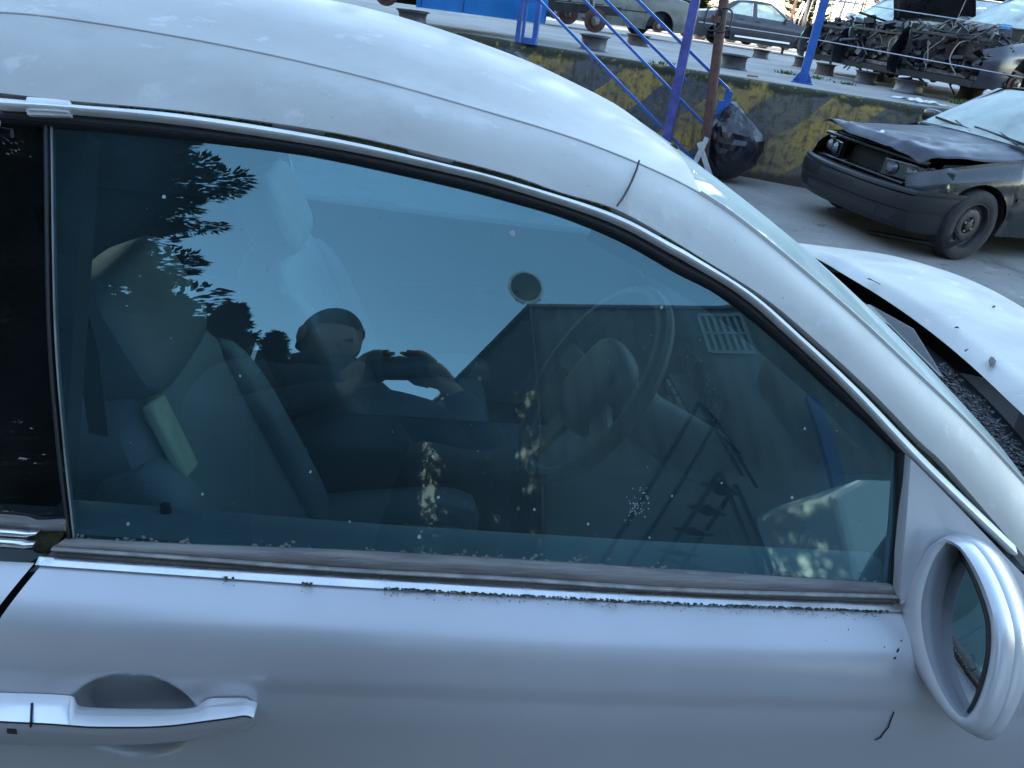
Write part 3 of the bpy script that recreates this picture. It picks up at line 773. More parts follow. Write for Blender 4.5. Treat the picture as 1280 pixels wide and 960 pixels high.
# steering wheel on the near side
swc = ony(738, 478, 1.20); swn = V((-.86, -.03, .50)).normalized()
u = swn.cross(V((0, 0, 1))).normalized(); v_ = swn.cross(u)
sw = link('steering_wheel', MB().tube([swc + (u * cos(2 * pi * k / 40) + v_ * sin(2 * pi * k / 40)) * .185 for k in range(40)], .016, 10, closed=True), M['leather_dark'], coupe)
for a in (0.15, pi - .15, pi / 2):
    link('spoke', MB().beam(swc - swn * .02, swc + (u * cos(a) + v_ * sin(a)) * .182, .045, .012, swn), M['leather_dark'], sw)
link('wheel_hub', squad(MB(), swc - swn * .015, (.085, .085, .03), .5, .6, swn.to_track_quat('Z', 'Y').to_matrix()), M['leather_dark'], sw)
link('steering_column', MB().tube([swc - swn * .03, swc - swn * .30], [.045, .06], 12), M['dash'], sw)
link('instrument_hood', squad(MB(), (.78, 1.2, 1.07), (.11, .19, .055), .6, .6), M['dash'], dash)
for s in (0, 1):
    f_ = (lambda m: m) if s == 0 else mir
    ld = MB().grid([[V((x, belt(x)[0] + dy, belt(x)[1] + dz)) for x in [-.42 + .06 * k for k in range(19)]] for dy, dz in ((.026, -.012), (.030, .022), (.06, .032), (.09, .024), (.105, -.03), (.085, -.12), (.075, -.35), (.07, -.62))])
    dcd = link('door_card', f_(ld), M['doorcard'], coupe)
    link('arm_rest', f_(squad(MB(), (.15, .84, .80), (.28, .05, .04), .5, .5)), M['leather_dark'], dcd)
kb = ong(208, 645, -.045)
knob = link('lock_knob', MB().lathe([(.001, .02), (.006, .018), (.007, .01), (.006, -.02), (.012, -.021), (.012, -.026)], kb, 'z', 12), M['black_plastic'], coupe)
# far door opening rear-view mirror, sun visor, B post trim
rv = V((.42, CY - .02, 1.40))
rvm = link('interior_mirror', squad(MB(), rv, (.018, .115, .034), .5, .4), M['dash'], coupe)
link('mirror_stem', MB().tube([rv + V((.01, 0, .02)), rv + V((.05, 0, .055))], .008, 8), M['dash'], rvm)
for yv in (1.17, 1.91):
    link('sun_visor', squad(MB(), (.20, yv + (.05 if yv < CY else -.05), 1.452), (.08, .16, .010), .4, .3, rotY(radians(18))), M['headliner'], coupe)
for s in (0, 1):
    f_ = (lambda m: m) if s == 0 else mir
    link('pillar_trim', f_(MB().grid([[e0[i] + V((0, .03, -.035)), e0[i] + V((-.03, .05, -.055)), e1[i] + V((-.02, .0, -.045)), e1[i] + V((0, .02, -.02))] for i in range(hdr - 6, NT)])), M['dash'], coupe)
    link('post_trim', f_(MB().box((-.47 if s == 0 else -.68, .92, 1.26), (.10 if s == 0 else .52, .04, .46), Matrix.Rotation(radians(-27), 3, 'X'))), M['dash'], coupe)
link('seat_belt', MB().grid([[V((-.46, .93, 1.40)), V((-.43, .93, 1.40))], [V((-.45, .96, 1.2)), V((-.42, .955, 1.2))], [V((-.46, .98, 1.02)), V((-.43, .97, 1.02))], [V((-.40, .96, .60)), V((-.36, .95, .60))]]), M['leather_dark'], coupe)
# blown leaves and grit on the bonnet
for (px, py, L_, lab) in ((1092, 352, .022, 'curled dark leaf on the bonnet edge above the wiper cover'), (1240, 452, .030, 'largest dead leaf on the silver bonnet, beside the intake slots'), (1208, 438, .012, 'small leaf scrap next to the largest leaf on the bonnet'), (1242, 384, .008, 'tiny dark twig bit alone in the middle of the bonnet'), (1196, 410, .006, 'tiny speck of leaf near the bonnet rear edge')):
    p = onz(px, py, 1.12)
    for _ in range(6): p = onz(px, py, hoodz(p.x, p.y) + .004)
    a = random.uniform(0, 6)
    lf = MB(); d = V((cos(a), sin(a), 0)) * L_; s_ = V((-sin(a), cos(a), 0)) * L_ * .22
    lf.add([p - d, p - d * .3 + s_ + V((0, 0, .003)), p + d * .5 + s_ * .8 + V((0, 0, .004)), p + d, p + d * .4 - s_, p - d * .4 - s_ * .9], [(0, 1, 5), (1, 2, 4, 5), (2, 3, 4)])
    tag(link('dead_leaf', lf, mat('dead_leaf', (.06, .05, .045), .8), smooth=False, solid=.0015), lab, 'leaf', 'dead leaves on the bonnet')
# ------------------------------------------------------------------ ground and platform
WA, WD = 10.45, .42                       # wall line y = WA - WD x
WN = V((-WD, -1, 0)).normalized()         # faces the yard
WT = V((1, -WD, 0)).normalized()
PZ, PSL = 1.05, .02
KX = 5.15; KP = V((KX, WA - WD * KX, 0))  # here the edge turns
W2 = V((1, .28, 0)).normalized()
def platz(x, y): return PZ - PSL * max(0, (y + WD * x - WA) / 1.0846)
def onplat(px, py):
    d = ray(px, py); k = PSL / 1.0846
    t = (PZ + k * WA - CAM.z) / (d.z + k * (d.y + WD * d.x)); return CAM + d * t
def onwall(px, py, off=0):
    p0 = V((0, WA, 0)) + WN * off; return onplane(px, py, p0, WN)
def concrete(name, c1, c2, sc, st=(1, 1, 1), stains=()):
    return mat(name, c1, .85, 0, col2=c2, scale=sc, bump=.3, bscale=45, stretch=st, wear=list(stains), speck=.34, speckcol=(.05, .05, .045), speckscale=30)
M['yard'] = concrete('yard_concrete', (.28, .27, .245), (.20, .195, .18), .8, stains=[((.10, .10, .095), 1.1, .56, .70), ((.13, .13, .12), 5.5, .58, .70), ((.36, .35, .31), 4, .6, .75)])
M['deck'] = concrete('platform_concrete', (.25, .245, .23), (.18, .175, .165), .9, stains=[((.10, .10, .09), 2.2, .57, .75), ((.12, .13, .05), 1.3, .62, .75)])
g = MB(); S_ = 1500
g.add([(-S_, -S_, 0), (S_, -S_, 0), (S_, S_, 0), (-S_, S_, 0)], [(0, 1, 2, 3)])
link('ground', g, M['yard'], kind='structure', smooth=False)
# platform top
rows = []
for j in range(24):
    s = (j / 23) ** 2 * 44
    row = []
    for i in range(60):
        if i <= 30: b = V((lerp(-60, KX, (i / 30)), 0, 0)); b.y = WA - WD * b.x
        else: b = KP + W2 * ((i - 30) / 29) ** 1.5 * 60
        p = b + (-WN if i <= 30 else V((-W2.y, W2.x, 0))) * (s + .09)
        row.append(V((p.x, p.y, platz(p.x, p.y) + .006 * mnoise.noise(p * .7))))
    rows.append(row)
link('platform', MB().grid(rows), M['deck'], kind='structure')
# retaining wall: local x along the wall, painted hazard stripes as old paint
m = bpy.data.materials.new('hazard_striped_concrete'); m.use_nodes = True
nt = m.node_tree; N = nt.nodes; L = nt.links; bs_ = N['Principled BSDF']; bs_.inputs['Roughness'].default_value = .85
tc = N.new('ShaderNodeTexCoord'); sx = N.new('ShaderNodeSeparateXYZ'); L.new(tc.outputs['Object'], sx.inputs[0])
def mth(op, a, b=None, cl=False):
    n = N.new('ShaderNodeMath'); n.operation = op; n.use_clamp = cl
    for i, v in enumerate((a, b)):
        if v is None: continue
        if isinstance(v, (int, float)): n.inputs[i].default_value = v
        else: L.new(v, n.inputs[i])
    return n.outputs[0]
def nse(sc, det=6, st=None):
    n = N.new('ShaderNodeTexNoise'); n.inputs['Scale'].default_value = sc; n.inputs['Detail'].default_value = det
    if st:
        mp = N.new('ShaderNodeMapping'); mp.inputs['Scale'].default_value = st; L.new(tc.outputs['Object'], mp.inputs[0]); L.new(mp.outputs[0], n.inputs['Vector'])
    else: L.new(tc.outputs['Object'], n.inputs['Vector'])
    return n.outputs[0]
def rmp(v, a, b):
    r = N.new('ShaderNodeMapRange'); r.interpolation_type = 'SMOOTHSTEP'; r.inputs[1].default_value = a; r.inputs[2].default_value = b; L.new(v, r.inputs[0]); return r.outputs[0]
def mx(f, a, b):
    n = N.new('ShaderNodeMix'); n.data_type = 'RGBA'; L.new(f, n.inputs[0])
    for i, v in ((6, a), (7, b)):
        if isinstance(v, tuple): n.inputs[i].default_value = (*v, 1)
        else: L.new(v, n.inputs[i])
    return n.outputs[2]
u_ = mth('SUBTRACT', sx.outputs[0], sx.outputs[2]); u_ = mth('ADD', u_, mth('MULTIPLY', mth('SUBTRACT', nse(3.5, 8), .5), .22))
fr = mth('FRACT', mth('DIVIDE', mth('ADD', u_, 1.157 * 50 - .795), 1.157))
blk = mth('LESS_THAN', fr, .5)
c = mx(blk, (.40, .28, .075), (.095, .105, .12))
c = mx(mth('MULTIPLY', rmp(nse(2.0, 8), .42, .64), .7), c, (.16, .145, .105))
c = mx(rmp(nse(7, 8), .54, .66), c, (.19, .15, .09))
c = mx(mth('MULTIPLY', rmp(nse(13, 8), .5, .62), .6), c, (.06, .058, .05))
c = mx(mth('MULTIPLY', rmp(nse(5, 6, (3, 3, .35)), .52, .68), .75), c, (.035, .034, .028))       # run-down streaks
c = mx(mth('MULTIPLY', rmp(nse(6, 6, (2.5, 3, .3)), .60, .72), .6), c, (.20, .15, .06))
top = mth('ADD', rmp(sx.outputs[2], .80, 1.02), mth('MULTIPLY', mth('SUBTRACT', nse(4), .5), 1.2))
c = mx(rmp(top, .72, .95), c, (.035, .036, .02))
c = mx(mth('MULTIPLY', rmp(nse(16, 4), .58, .66), rmp(top, .45, .9)), c, (.17, .15, .03))
low = mth('ADD', rmp(sx.outputs[2], .22, .05), mth('MULTIPLY', mth('SUBTRACT', nse(5), .5), 1.0))
c = mx(rmp(low, .55, .95), c, (.06, .05, .04))
L.new(c, bs_.inputs['Base Color'])
bpn = N.new('ShaderNodeBump'); bpn.inputs['Strength'].default_value = .5; bpn.inputs['Distance'].default_value = .02; L.new(nse(28, 8), bpn.inputs['Height']); L.new(bpn.outputs[0], bs_.inputs['Normal'])
M['hazard'] = m
def wall(name, p0, d, L_, label):
    rows = []
    nx = int(L_ / .05) if L_ < 12 else 240
    up = [(0, 0), (.004, .25), (0, .5), (-.004, .75), (0, .93), (.004, 1.0), (.016, 1.035), (.05, 1.05), (.14, 1.05)]
    for i in range(nx + 1):
        s = L_ * i / nx
        row = []
        for q, z in up:
            k = mnoise.noise(V((s * 3, z * 4, 1))) * .012 + mnoise.noise(V((s * 11, z * 9, 5))) * .006
            chip = max(0, mnoise.noise(V((s * 2.3, 7, 2))) - .25) * .09 * sstep(.85, 1.05, z)
            row.append(V((s, q + k * (z < 1.04) + chip * (z < 1.04), z - chip * .7 * (z > .99) + (.004 * mnoise.noise(V((s * 6, z, 9))) if z > 1 else 0))))
        rows.append(row)
    o = link(name, MB().grid(rows), M['hazard'], kind='structure', angle=50)
    del o['kind']
    o.location = p0; o.rotation_euler = (0, 0, atan2(d.y, d.x))
    return tag(o, label, 'wall')
Lw = 40.0; stp = KP - WT * Lw
ow = wall('retaining_wall', KP - WT * Lw, WT, Lw, 'low concrete retaining wall with worn yellow and black diagonal stripes behind blue handrail')
# keep the stripes where they are: shift the mesh so that local x = 0 lies at world x = 0
sh = (KP - WT * Lw - V((0, WA, 0))).length
for v in ow.data.vertices: v.co.x -= sh
ow.location = (0, WA, 0)
wall('retaining_wall', KP, W2, 40, 'concrete retaining wall that turns away behind the black sedan')

# ------------------------------------------------------------------ blue handrail, posts, wires
M['blue'] = mat('blue_painted_steel', (.028, .115, .40), .45, 0, col2=(.022, .085, .30), scale=7, bump=.08, bscale=50, rvar=.1, wear=[((.05, .06, .10), 18, .64, .72)])
M['violet'] = mat('violet_blue_painted_steel', (.10, .11, .34), .45, 0, col2=(.045, .05, .2), scale=6, rvar=.1, wear=[((.10, .09, .16), 20, .64, .72)])
OFN = .55
hr_ = thing('stair_handrail', 'blue steel handrail running down along the striped wall to the yard', 'handrail', (2.2, 8.9, 0), world=True)
def wpt(px, py, off=OFN): return onwall(px, py, off)
def ext(a, b, t): return a + (b - a) * t
r1a, r1b = wpt(674, 0), wpt(850, 182)
r2a, r2b = wpt(730, 0), wpt(885, 160)
r4a, r4b = wpt(797, 0), wpt(912, 113)
for nm, a, b, t0, t1, w_ in (('bottom_rail', r1a, r1b, -.05, 1.12, .045), ('middle_rail', r2a, r2b, -.35, 1.05, .045), ('top_rail', r4a, r4b, -1.0, 1.0, .05)):
    link(nm, MB().beam(ext(a, b, t0), ext(a, b, t1), w_ * .6, w_ * 1.05, WN), M['blue'], hr_, smooth=False, bevel=.004)
e = r4b
link('end_post', MB().prism([e + V((-.035, 0, .005)), e + V((.045, 0, -.01)), e + V((.045, 0, -.14)), V((e.x + .07, e.y, 0)), V((e.x - .09, e.y, 0)), V((e.x - .09, e.y, e.z - .11)), e + V((-.035, 0, -.11))], (.01, .05, 0)), M['blue'], hr_, smooth=False, bevel=.004)
b3a, b3b = wpt(757, 0, .06), wpt(858, 100, .06)
link('inner_rail', MB().beam(ext(b3a, b3b, -.5), b3b, .03, .04, WN), M['blue'], hr_, smooth=False, bevel=.004)
for px, py, wd in ((647, 47, .05), (653, 48, .035), (668, 52, .06)):
    q = wpt(px, py, -.04); q.z = platz(q.x, q.y)
    link('top_post', MB().beam(q, q + V((0, 0, 1.0)), wd, wd, WN), M['blue'], hr_, smooth=False, bevel=.004)
q = wpt(663, 53, -.02); link('post_foot', MB().box((q.x, q.y, PZ + .035), (.15, .09, .07), Matrix.Rotation(atan2(-WD, 1), 3, 'Z')), M['blue'], hr_, smooth=False, bevel=.004)
q1 = wpt(647, -3, -.04); q2 = wpt(676, 2, -.04); link('cross_rail', MB().beam(q1, q2, .05, .05), M['blue'], hr_, smooth=False)
# steel steps under the rail
stx = thing('steel_steps', 'dark steel steps below the blue handrail', 'steps', (2.0, 9.2, 0), world=True)
sdir = (r1b - r1a).normalized()
for off in (.10, .60):
    a = V((r1a.x, WA - WD * r1a.x, 0)) + WN * off; 
    link('stringer', MB().beam(V((a.x - .1, a.y + .04, .95)), V((2.55, WA - WD * 2.55, .05)) + WN * off, .02, .12, WN), M['steel'], stx, smooth=False)
for k in range(5):
    t = (k + .5) / 5; x = lerp(r1a.x, 2.5, t); c_ = V((x, WA - WD * x, 0)) + WN * .35
    link('tread', MB().box((c_.x, c_.y, lerp(.92, .12, t)), (.24, .5, .03), Matrix.Rotation(atan2(-WD, 1), 3, 'Z')), M['steel'], stx, smooth=False)
# violet square post in front of the rail
pa = onwall(835, 166, .68)
vp = MB().beam(V((pa.x, pa.y, 0)), V((pa.x - .01, pa.y, 2.7)), .095, .095, WN); vp.box((pa.x, pa.y, .006), (.2, .2, .012))
tag(link('square_post', vp, M['violet'], smooth=False, bevel=.006), 'violet-blue square steel post standing in front of the handrail', 'post')
# rusty pipe with wire loops
pr = thing('rusty_pipe', 'leaning rusty brown pipe post with dark wire loops by the handrail end', 'pipe', onz(884, 205, 0), world=True)
a = onwall(876, 222, .80); b = onwall(905, 0, .70); d = (b - a)
link('pipe', MB().tube([a - d * (a.z / d.z), a + d * .5, a + d * 1.6], .052, 16), M['rust'], pr)
lp = onwall(896, 24, .74)
for s in (-1, 1):
    lk = [lp + RT * (s * .05) + RT * (s * .085 * cos(2 * pi * k / 24 if True else 0)) * 1 + V((0, 0, .11 * sgnp(sin(2 * pi * k / 24), .5))) + V((0, -.05, 0)) for k in range(24)]
    link('wire_loop', MB().tube(lk, .009, 6, closed=True), M['black_plastic'], pr)
link('clamp', MB().lathe([(.056, -.03), (.06, -.03), (.06, .03), (.056, .03)], lp + V((0, -.0, 0)), 'z', 16), M['rust'], pr)
# pale boards leaning at the foot of the pipe
M['board'] = mat('grey_white_board', (.42, .44, .43), .8, 0, var=.3, scale=12)
for (x0, y0, x1, y1, lab) in ((868, 205, 884, 172, 'short pale board leaning outwards at the rusty pipe foot'), (886, 215, 874, 178, 'short pale board standing against the blue end post')):
    a = onwall(x0, y0, .9); b = onwall(x1, y1, .85); a2 = a - (b - a) * (a.z / (b.z - a.z))
    tag(link('board', MB().beam(a2, b, .055, .02, WN), M['board'], smooth=False, bevel=.003), lab, 'board')
# fence post on the platform edge with guard wires
pc = onplat(1002, 104)
fence = thing('wire_fence', 'blue steel post with thin guard wires along the platform edge', 'fence', pc, world=True)
pm = MB().beam(pc, pc + V((0, 0, 1.5)), .10, .10, WN)
fp = link('post', pm, M['blue'], fence, smooth=False, bevel=.006)
link('base_plate', MB().prism([pc + WT * -.13 + WN * .09, pc + WT * .13 + WN * .09, pc + WT * .13 - WN * .09, pc + WT * -.13 - WN * .09], (0, 0, .015)), M['blue'], fp, smooth=False)
for s in (-1, 1):
    link('gusset', MB().prism([pc + WT * (s * .05) + V((0, 0, .015)), pc + WT * (s * .12) + V((0, 0, .015)), pc + WT * (s * .05) + V((0, 0, .13))], -WN * .01), M['blue'], fp, smooth=False)
M['wire'] = mat('galvanised_wire', (.45, .46, .48), .4, .5)
M['postgrey'] = mat('grey_galvanised_post', (.3, .3, .31), .5, .5, var=.2)
N2 = V((W2.y, -W2.x, 0)); KB = KP - N2 * .1
pl1 = onplane(1296, 100, KB, N2); pl2 = onplane(1296, 39, KB, N2)
pe = V((pl1.x, pl1.y, platz(pl1.x, pl1.y)))
link('end_stake', MB().beam(pe, V((pl2.x, pl2.y, pl2.z + .05)), .04, .04), M['postgrey'], fence, smooth=False)
z1 = onwall(1024, 52, -.08).z - pc.z; z2 = onwall(1090, 3, -.08).z - pc.z
lft = V((pa.x, pa.y, 0)) - WN * .75; lft.z = PZ
for z, q in ((z1, pl1), (z2, pl2)):
    link('wire', MB().tube([lft + V((0, 0, z)), pc + V((0, 0, z)), q], .006, 5), M['wire'], fence)

# ------------------------------------------------------------------ rubbish bag
M['bag'] = mat('black_bin_liner', (.012, .012, .018), .24, 0, spec=.6, var=.2, bump=.08, bscale=18)
bc = onz(904, 229, 0); bc = V((bc.x + .02, bc.y + .10, 0))
bm = bmesh.new(); bmesh.ops.create_icosphere(bm, subdivisions=4, radius=1)
bg_ = MB(); idx = {}
for v in bm.verts:
    p = v.co.copy(); zz = (p.z + 1) / 2
    wd = (1 - .42 * sstep(.55, 1, zz)) * (1 - .10 * sstep(.25, 0, zz))
    k = 1 + .10 * mnoise.noise(p * 1.6 + V((4, 1, 2)))
    ang = atan2(p.y, p.x)
    cr = abs(mnoise.noise(V((p.x * 1.5 + p.z * .9, p.y * 1.5 - p.x * .7, p.z * 3.4)))) * .20 + abs(mnoise.noise(V((p.x * 2.2 + 2, p.y * 2.2, p.z * 7 + p.x * 2)))) * .10
    k -= cr * .9
    q = V((p.x * .36 * wd * k, p.y * .30 * wd * k, .02 + .42 * (p.z * (k if p.z > 0 else 1) + 1)))
    q.x += .07 * sin(zz * 3.0) - .10 * zz; q.y += .08 * zz
    q.z = max(.004, q.z); bg_.v.append(tuple(q + bc))
bg_.f = [tuple(v.index for v in f.verts) for f in bm.faces]; bm.free()
tag(link('rubbish_bag', bg_, M['bag'], angle=9), 'crumpled black plastic rubbish bag slumped against the striped wall', 'bag')
# ------------------------------------------------------------------ steel rims used as stands
def rim_mesh(r=.20, h=.18):
    return [(.03, h * .55), (.06, h * .62), (.085, h * .45), (r * .66, h * .40), (r * .74, h * .72), (r * .80, h * .84), (r * .86, h * .93), (r * .99, h * .96), (r, h), (r * 1.03, h), (r * 1.03, h * .95), (r * .90, h * .90), (r * .84, h * .78), (r * .82, h * .55), (r * .86, h * .22), (r * .90, h * .12), (r * 1.0, h * .06), (r * 1.03, h * .05), (r * 1.03, 0), (r, 0), (r * .82, h * .1), (r * .76, h * .4)]
rimm = [mat('dusty_steel_rim', (.05, .048, .052), .55, .35, var=.35, scale=9, wear=[((.11, .055, .035), 6, .58, .72)]), mat('rusted_steel_rim', (.075, .05, .042), .75, .15, var=.4, scale=9), mat('grey_steel_rim', (.10, .10, .108), .45, .5, var=.25, scale=9)]
RIMS = [((515, 33), .20, 2, 'grey steel wheel rim under the rear of the blue car body'), ((741, 63), .20, 2, 'grey steel wheel rim under the bare hub of the blue car'),
        ((915, 86), .20, 0, 'dark steel wheel rim lying alone near the platform edge'), ((950, 73), .2, 0, 'small dark steel rim beneath the dark saloon sill'),
        ((796, 57), .22, 1, 'rusty flat rim lying beyond the blue rails'), ((1029, 94), .17, 1, 'rusty rim beside the blue fence post, under torn bumper'),
        ((1080, 105), .18, 0, 'dark rim under the engine end of the wreck with yellow part'), ((1133, 117), .22, 2, 'wide grey rim carrying the front of the stripped wreck'),
        ((1000, 84), .16, 1, 'orange rusty rim half hidden behind the blue fence post'), ((1210, 124), .2, 1, 'rusty rim under the stripped wreck sill')]
for (p_, r_, k_, lab) in RIMS:
    q = onplat(*p_); q.z = platz(q.x, q.y)
    tag(link('wheel_rim', MB().lathe(rim_mesh(r_), q, 'z', 28), rimm[k_], angle=40), lab, 'wheel rim', 'loose wheel rims on the platform')
# ------------------------------------------------------------------ weeds, scraps
M['weed'] = mat('weed_leaf', (.06, .11, .03), .7, 0, col2=(.11, .15, .05), scale=30)
rnd = random.Random(11)
def weed(p, n, h, lab):
    mb = MB()
    for k in range(n):
        a = rnd.uniform(0, 2 * pi); r = rnd.uniform(.0, .14); b = p + V((cos(a) * r * 1.6, sin(a) * r, 0))
        d = V((cos(a) * .5, sin(a) * .5, rnd.uniform(.4, 1.2))).normalized() * rnd.uniform(.4, 1) * h
        s_ = V((-sin(a), cos(a), 0)) * rnd.uniform(.008, .018)
        mb.add([b - s_ * .6, b + d * .5 - s_, b + d, b + d * .5 + s_, b + s_ * .6], [(0, 1, 3, 4), (1, 2, 3)])
    tag(link('weed_tuft', mb, M['weed'], smooth=False, kind='stuff'), lab, 'weed', 'weeds on the platform edge')
for (px, py, n, h, lab) in ((984, 93, 60, .07, 'low green weeds left of the blue fence post foot'), (1022, 99, 40, .06, 'small weeds right of the blue fence post foot'), (1060, 106, 36, .05, 'sparse weeds between fence post and wreck rims'), (1203, 131, 60, .10, 'green weed tuft at the platform edge beside the white sheet'), (825, 80, 24, .05, 'tiny weeds at the edge behind the violet post')):
    q = onplat(px, py); q.z = platz(q.x, q.y); weed(q, n, h, lab)
sc_ = MB(); a = onplat(1105, 121); b = onplat(1190, 135)
rows = []
for i in range(26):
    t = i / 25
    row = []
    for j in range(7):
        u2 = j / 6 - .5; wdt = .30 * sin(pi * min(1, t * 1.02)) * (.5 + .7 * t)
        p = a.lerp(b, t) - WN * (u2 * wdt - .02)
        row.append(V((p.x, p.y, platz(p.x, p.y) + .012 + .05 * max(0, mnoise.noise(V((t * 9, u2 * 4, 2))) + .2) * sin(pi * t))))
    rows.append(row)
tag(link('plastic_sheet', MB().grid(rows), mat('white_plastic_sheet', (.62, .64, .66), .5, 0, var=.15), solid=.004), 'crumpled white plastic sheet lying along the platform edge', 'plastic sheet')
q = onplat(941, 97); tag(link('scrap_strip', MB().beam(q + V((-.07, .02, .015)), q + V((.06, -.01, .02)), .03, .02), mat('orange_scrap', (.32, .16, .05), .7), bevel=.004), 'small orange scrap strip on the platform edge', 'scrap')
# ------------------------------------------------------------------ other cars: one body shape with parameters (local x = front)
M['tyre'] = mat('worn_tyre', (.014, .014, .016), .8, 0, col2=(.026, .026, .027), scale=20, bump=.2, bscale=90)
M['black_paint'] = mat('dusty_black_paint', (.006, .007, .011), .30, 0, coat=.5, col2=(.011, .012, .016), scale=4, rvar=.1, speck=.25, speckcol=(.05, .05, .05), speckscale=60)
M['black_hood'] = mat('chalky_black_bonnet', (.014, .016, .026), .5, .05, coat=.15, col2=(.034, .036, .05), scale=3, rvar=.1, speck=.25, speckcol=(.09, .09, .1), speckscale=60)
M['bumper'] = mat('black_bumper_plastic', (.009, .010, .014), .42, 0, var=.3, scale=6, bump=.05, speck=.28, speckcol=(.07, .07, .07), speckscale=70)
M['lamp_glass'] = mat('headlamp_glass', (.012, .014, .018), .15, .0, spec=.5, coat=.2)
M['lamp_lens'] = mat('lamp_lens', (.12, .13, .15), .15, .3, coat=.5)
M['brake'] = mat('rusty_brake_disc', (.10, .045, .035), .7, .2, var=.35, scale=12)
M['hub'] = mat('bare_hub_metal', (.32, .31, .31), .45, .6, var=.3)
M['engine'] = mat('greasy_engine_metal', (.012, .012, .013), .5, .2, col2=(.03, .029, .028), scale=12, wear=[((.09, .09, .095), 30, .63, .72)], bump=.4, bscale=30)
M['engine_alu'] = mat('grimy_aluminium', (.11, .11, .12), .5, .5, var=.5, scale=14)
M['cable'] = mat('pale_cable', (.26, .25, .22), .6)
M['red_lamp'] = mat('red_tail_lamp', (.30, .012, .015), .15, 0, coat=.6)
M['yellow_part'] = mat('dirty_yellow_plastic', (.42, .34, .08), .5, 0, var=.4, scale=30)
M['blue_part'] = mat('sky_blue_plastic', (.03, .22, .48), .4)
M['cabin'] = mat('dark_cabin', (.03, .03, .034), .8, 0, var=.3)

BASE = dict(xf=2.10, xr=-2.25, af=1.35, ar=-1.35, W=.85, zs=.22, zh0=.74, cowl=(.78, .96), head=(.05, 1.37), rhead=(-.95, 1.35), deck=(-1.55, 1.02), zr=.94, r=.31, arch=.36, belt=.93)
def carfun(P):
    xm = (P['xf'] + P['xr']) / 2; hl = (P['xf'] - P['xr']) / 2
    def plan(x):
        d = abs(x - xm) / hl; return P['W'] * (1 - .05 * d ** 3 - .16 * sstep(.86, 1.02, d) ** 2)
    def ztop(x):
        return interp([(P['xr'], P['zr'] - .05), (P['deck'][0], P['deck'][1] - .03), (P['deck'][0] + .3, P['belt'] + .05), (P['cowl'][0] - .25, P['belt']), (P['cowl'][0], P['cowl'][1] - .03), (P['xf'] - .25, P['zh0'] + .02), (P['xf'], P['zh0'] - .06)], x)
    def zbot(x):
        z = P['zs'] + .04 * sstep(.8, 1, abs(x - xm) / hl)
        for a in (P['af'], P['ar']):
            if abs(x - a) < P['arch']: z = max(z, P['r'] + sqrt(P['arch'] ** 2 - (x - a) ** 2))
        return z
    def side(x, t):
        zb, zt = zbot(x), ztop(x); z = lerp(zb, zt, t)
        q = (z - P['zs']) / (ztop(x) - P['zs'])
        w_ = plan(x) * (1 - .06 * (1 - sstep(0, .35, q)) - .09 * sstep(.62, 1.0, q) ** 2) - .008 * exp(-((z - .60) / .03) ** 2)
        return V((x, w_, z))
    return plan, ztop, zbot, side
def mirY(mb):
    o = MB(); o.v = [(p[0], -p[1], p[2]) for p in mb.v]; o.f = [tuple(reversed(f)) for f in mb.f]; return o
def both(name, mb, mt, root, **k):
    a = link(name, mb, mt, root, **k); b = link(name, mirY(mb), mt, root, **k); return a, b
def wheel(root, x, y, r, steel, name='wheel', out=1, steer=0):
    Rz = Matrix.Rotation(steer, 3, 'Z')
    c = V((x, y, r))
    def L_(prof, n=40): return MB().lathe([(a, b * out) for a, b in prof], c, 'y', n, rot=Rz)
    w_ = link(name, L_([(r * .62, -.09), (r * .72, -.098), (r * .9, -.10), (r * .975, -.085), (r, -.06), (r, .06), (r * .975, .085), (r * .9, .098), (r * .74, .10), (r * .66, .09), (r * .63, .07)]), M['tyre'], root)
    rm = link('rim', L_([(r * .63, .07), (r * .655, .088), (r * .63, .088), (r * .59, .07), (r * .57, .045), (r * .50, .038), (r * .46, .055), (r * .40, .062), (r * .24, .058), (r * .20, .04), (r * .17, .046), (r * .13, .07), (r * .10, .072), (0.001, .072)]), steel, w_)
    hl = MB()
    for k in range(12):
        a = 2 * pi * k / 12; p = Rz @ V((cos(a) * r * .465, .058 * out, sin(a) * r * .465))
        hl.lathe([(.001, 0), (.014, 0), (.014, -.006 * out)], c + p, 'y', 8)
    link('vent_holes', hl, M['dark'], rm, kind='stuff')
    for k in range(4):
        a = 2 * pi * k / 4 + .5; p = Rz @ V((cos(a) * r * .17, .052 * out, sin(a) * r * .17))
        link('wheel_bolt', MB().lathe([(.001, .014 * out), (.01, .014 * out), (.011, 0)], c + p, 'y', 6), M['hub'], rm)
    return w_
def disc_hub(root, x, y, z, out):
    c = V((x, y, z))
    d = link('brake_disc', MB().lathe([(.05, .03 * out), (.075, .03 * out), (.08, .005 * out), (.145, .005 * out), (.145, -.012 * out), (.06, -.012 * out)], c, 'y', 28), M['brake'], root)
    link('hub', MB().lathe([(.001, .07 * out), (.028, .068 * out), (.03, .03 * out), (.06, .03 * out)], c, 'y', 20), M['hub'], d)
    for k in range(5):
        a = 2 * pi * k / 5; link('hub_bolt', MB().lathe([(.001, .05 * out), (.008, .05 * out), (.008, .03 * out)], c + V((cos(a) * .045, 0, sin(a) * .045)), 'y', 6), M['hub'], d)
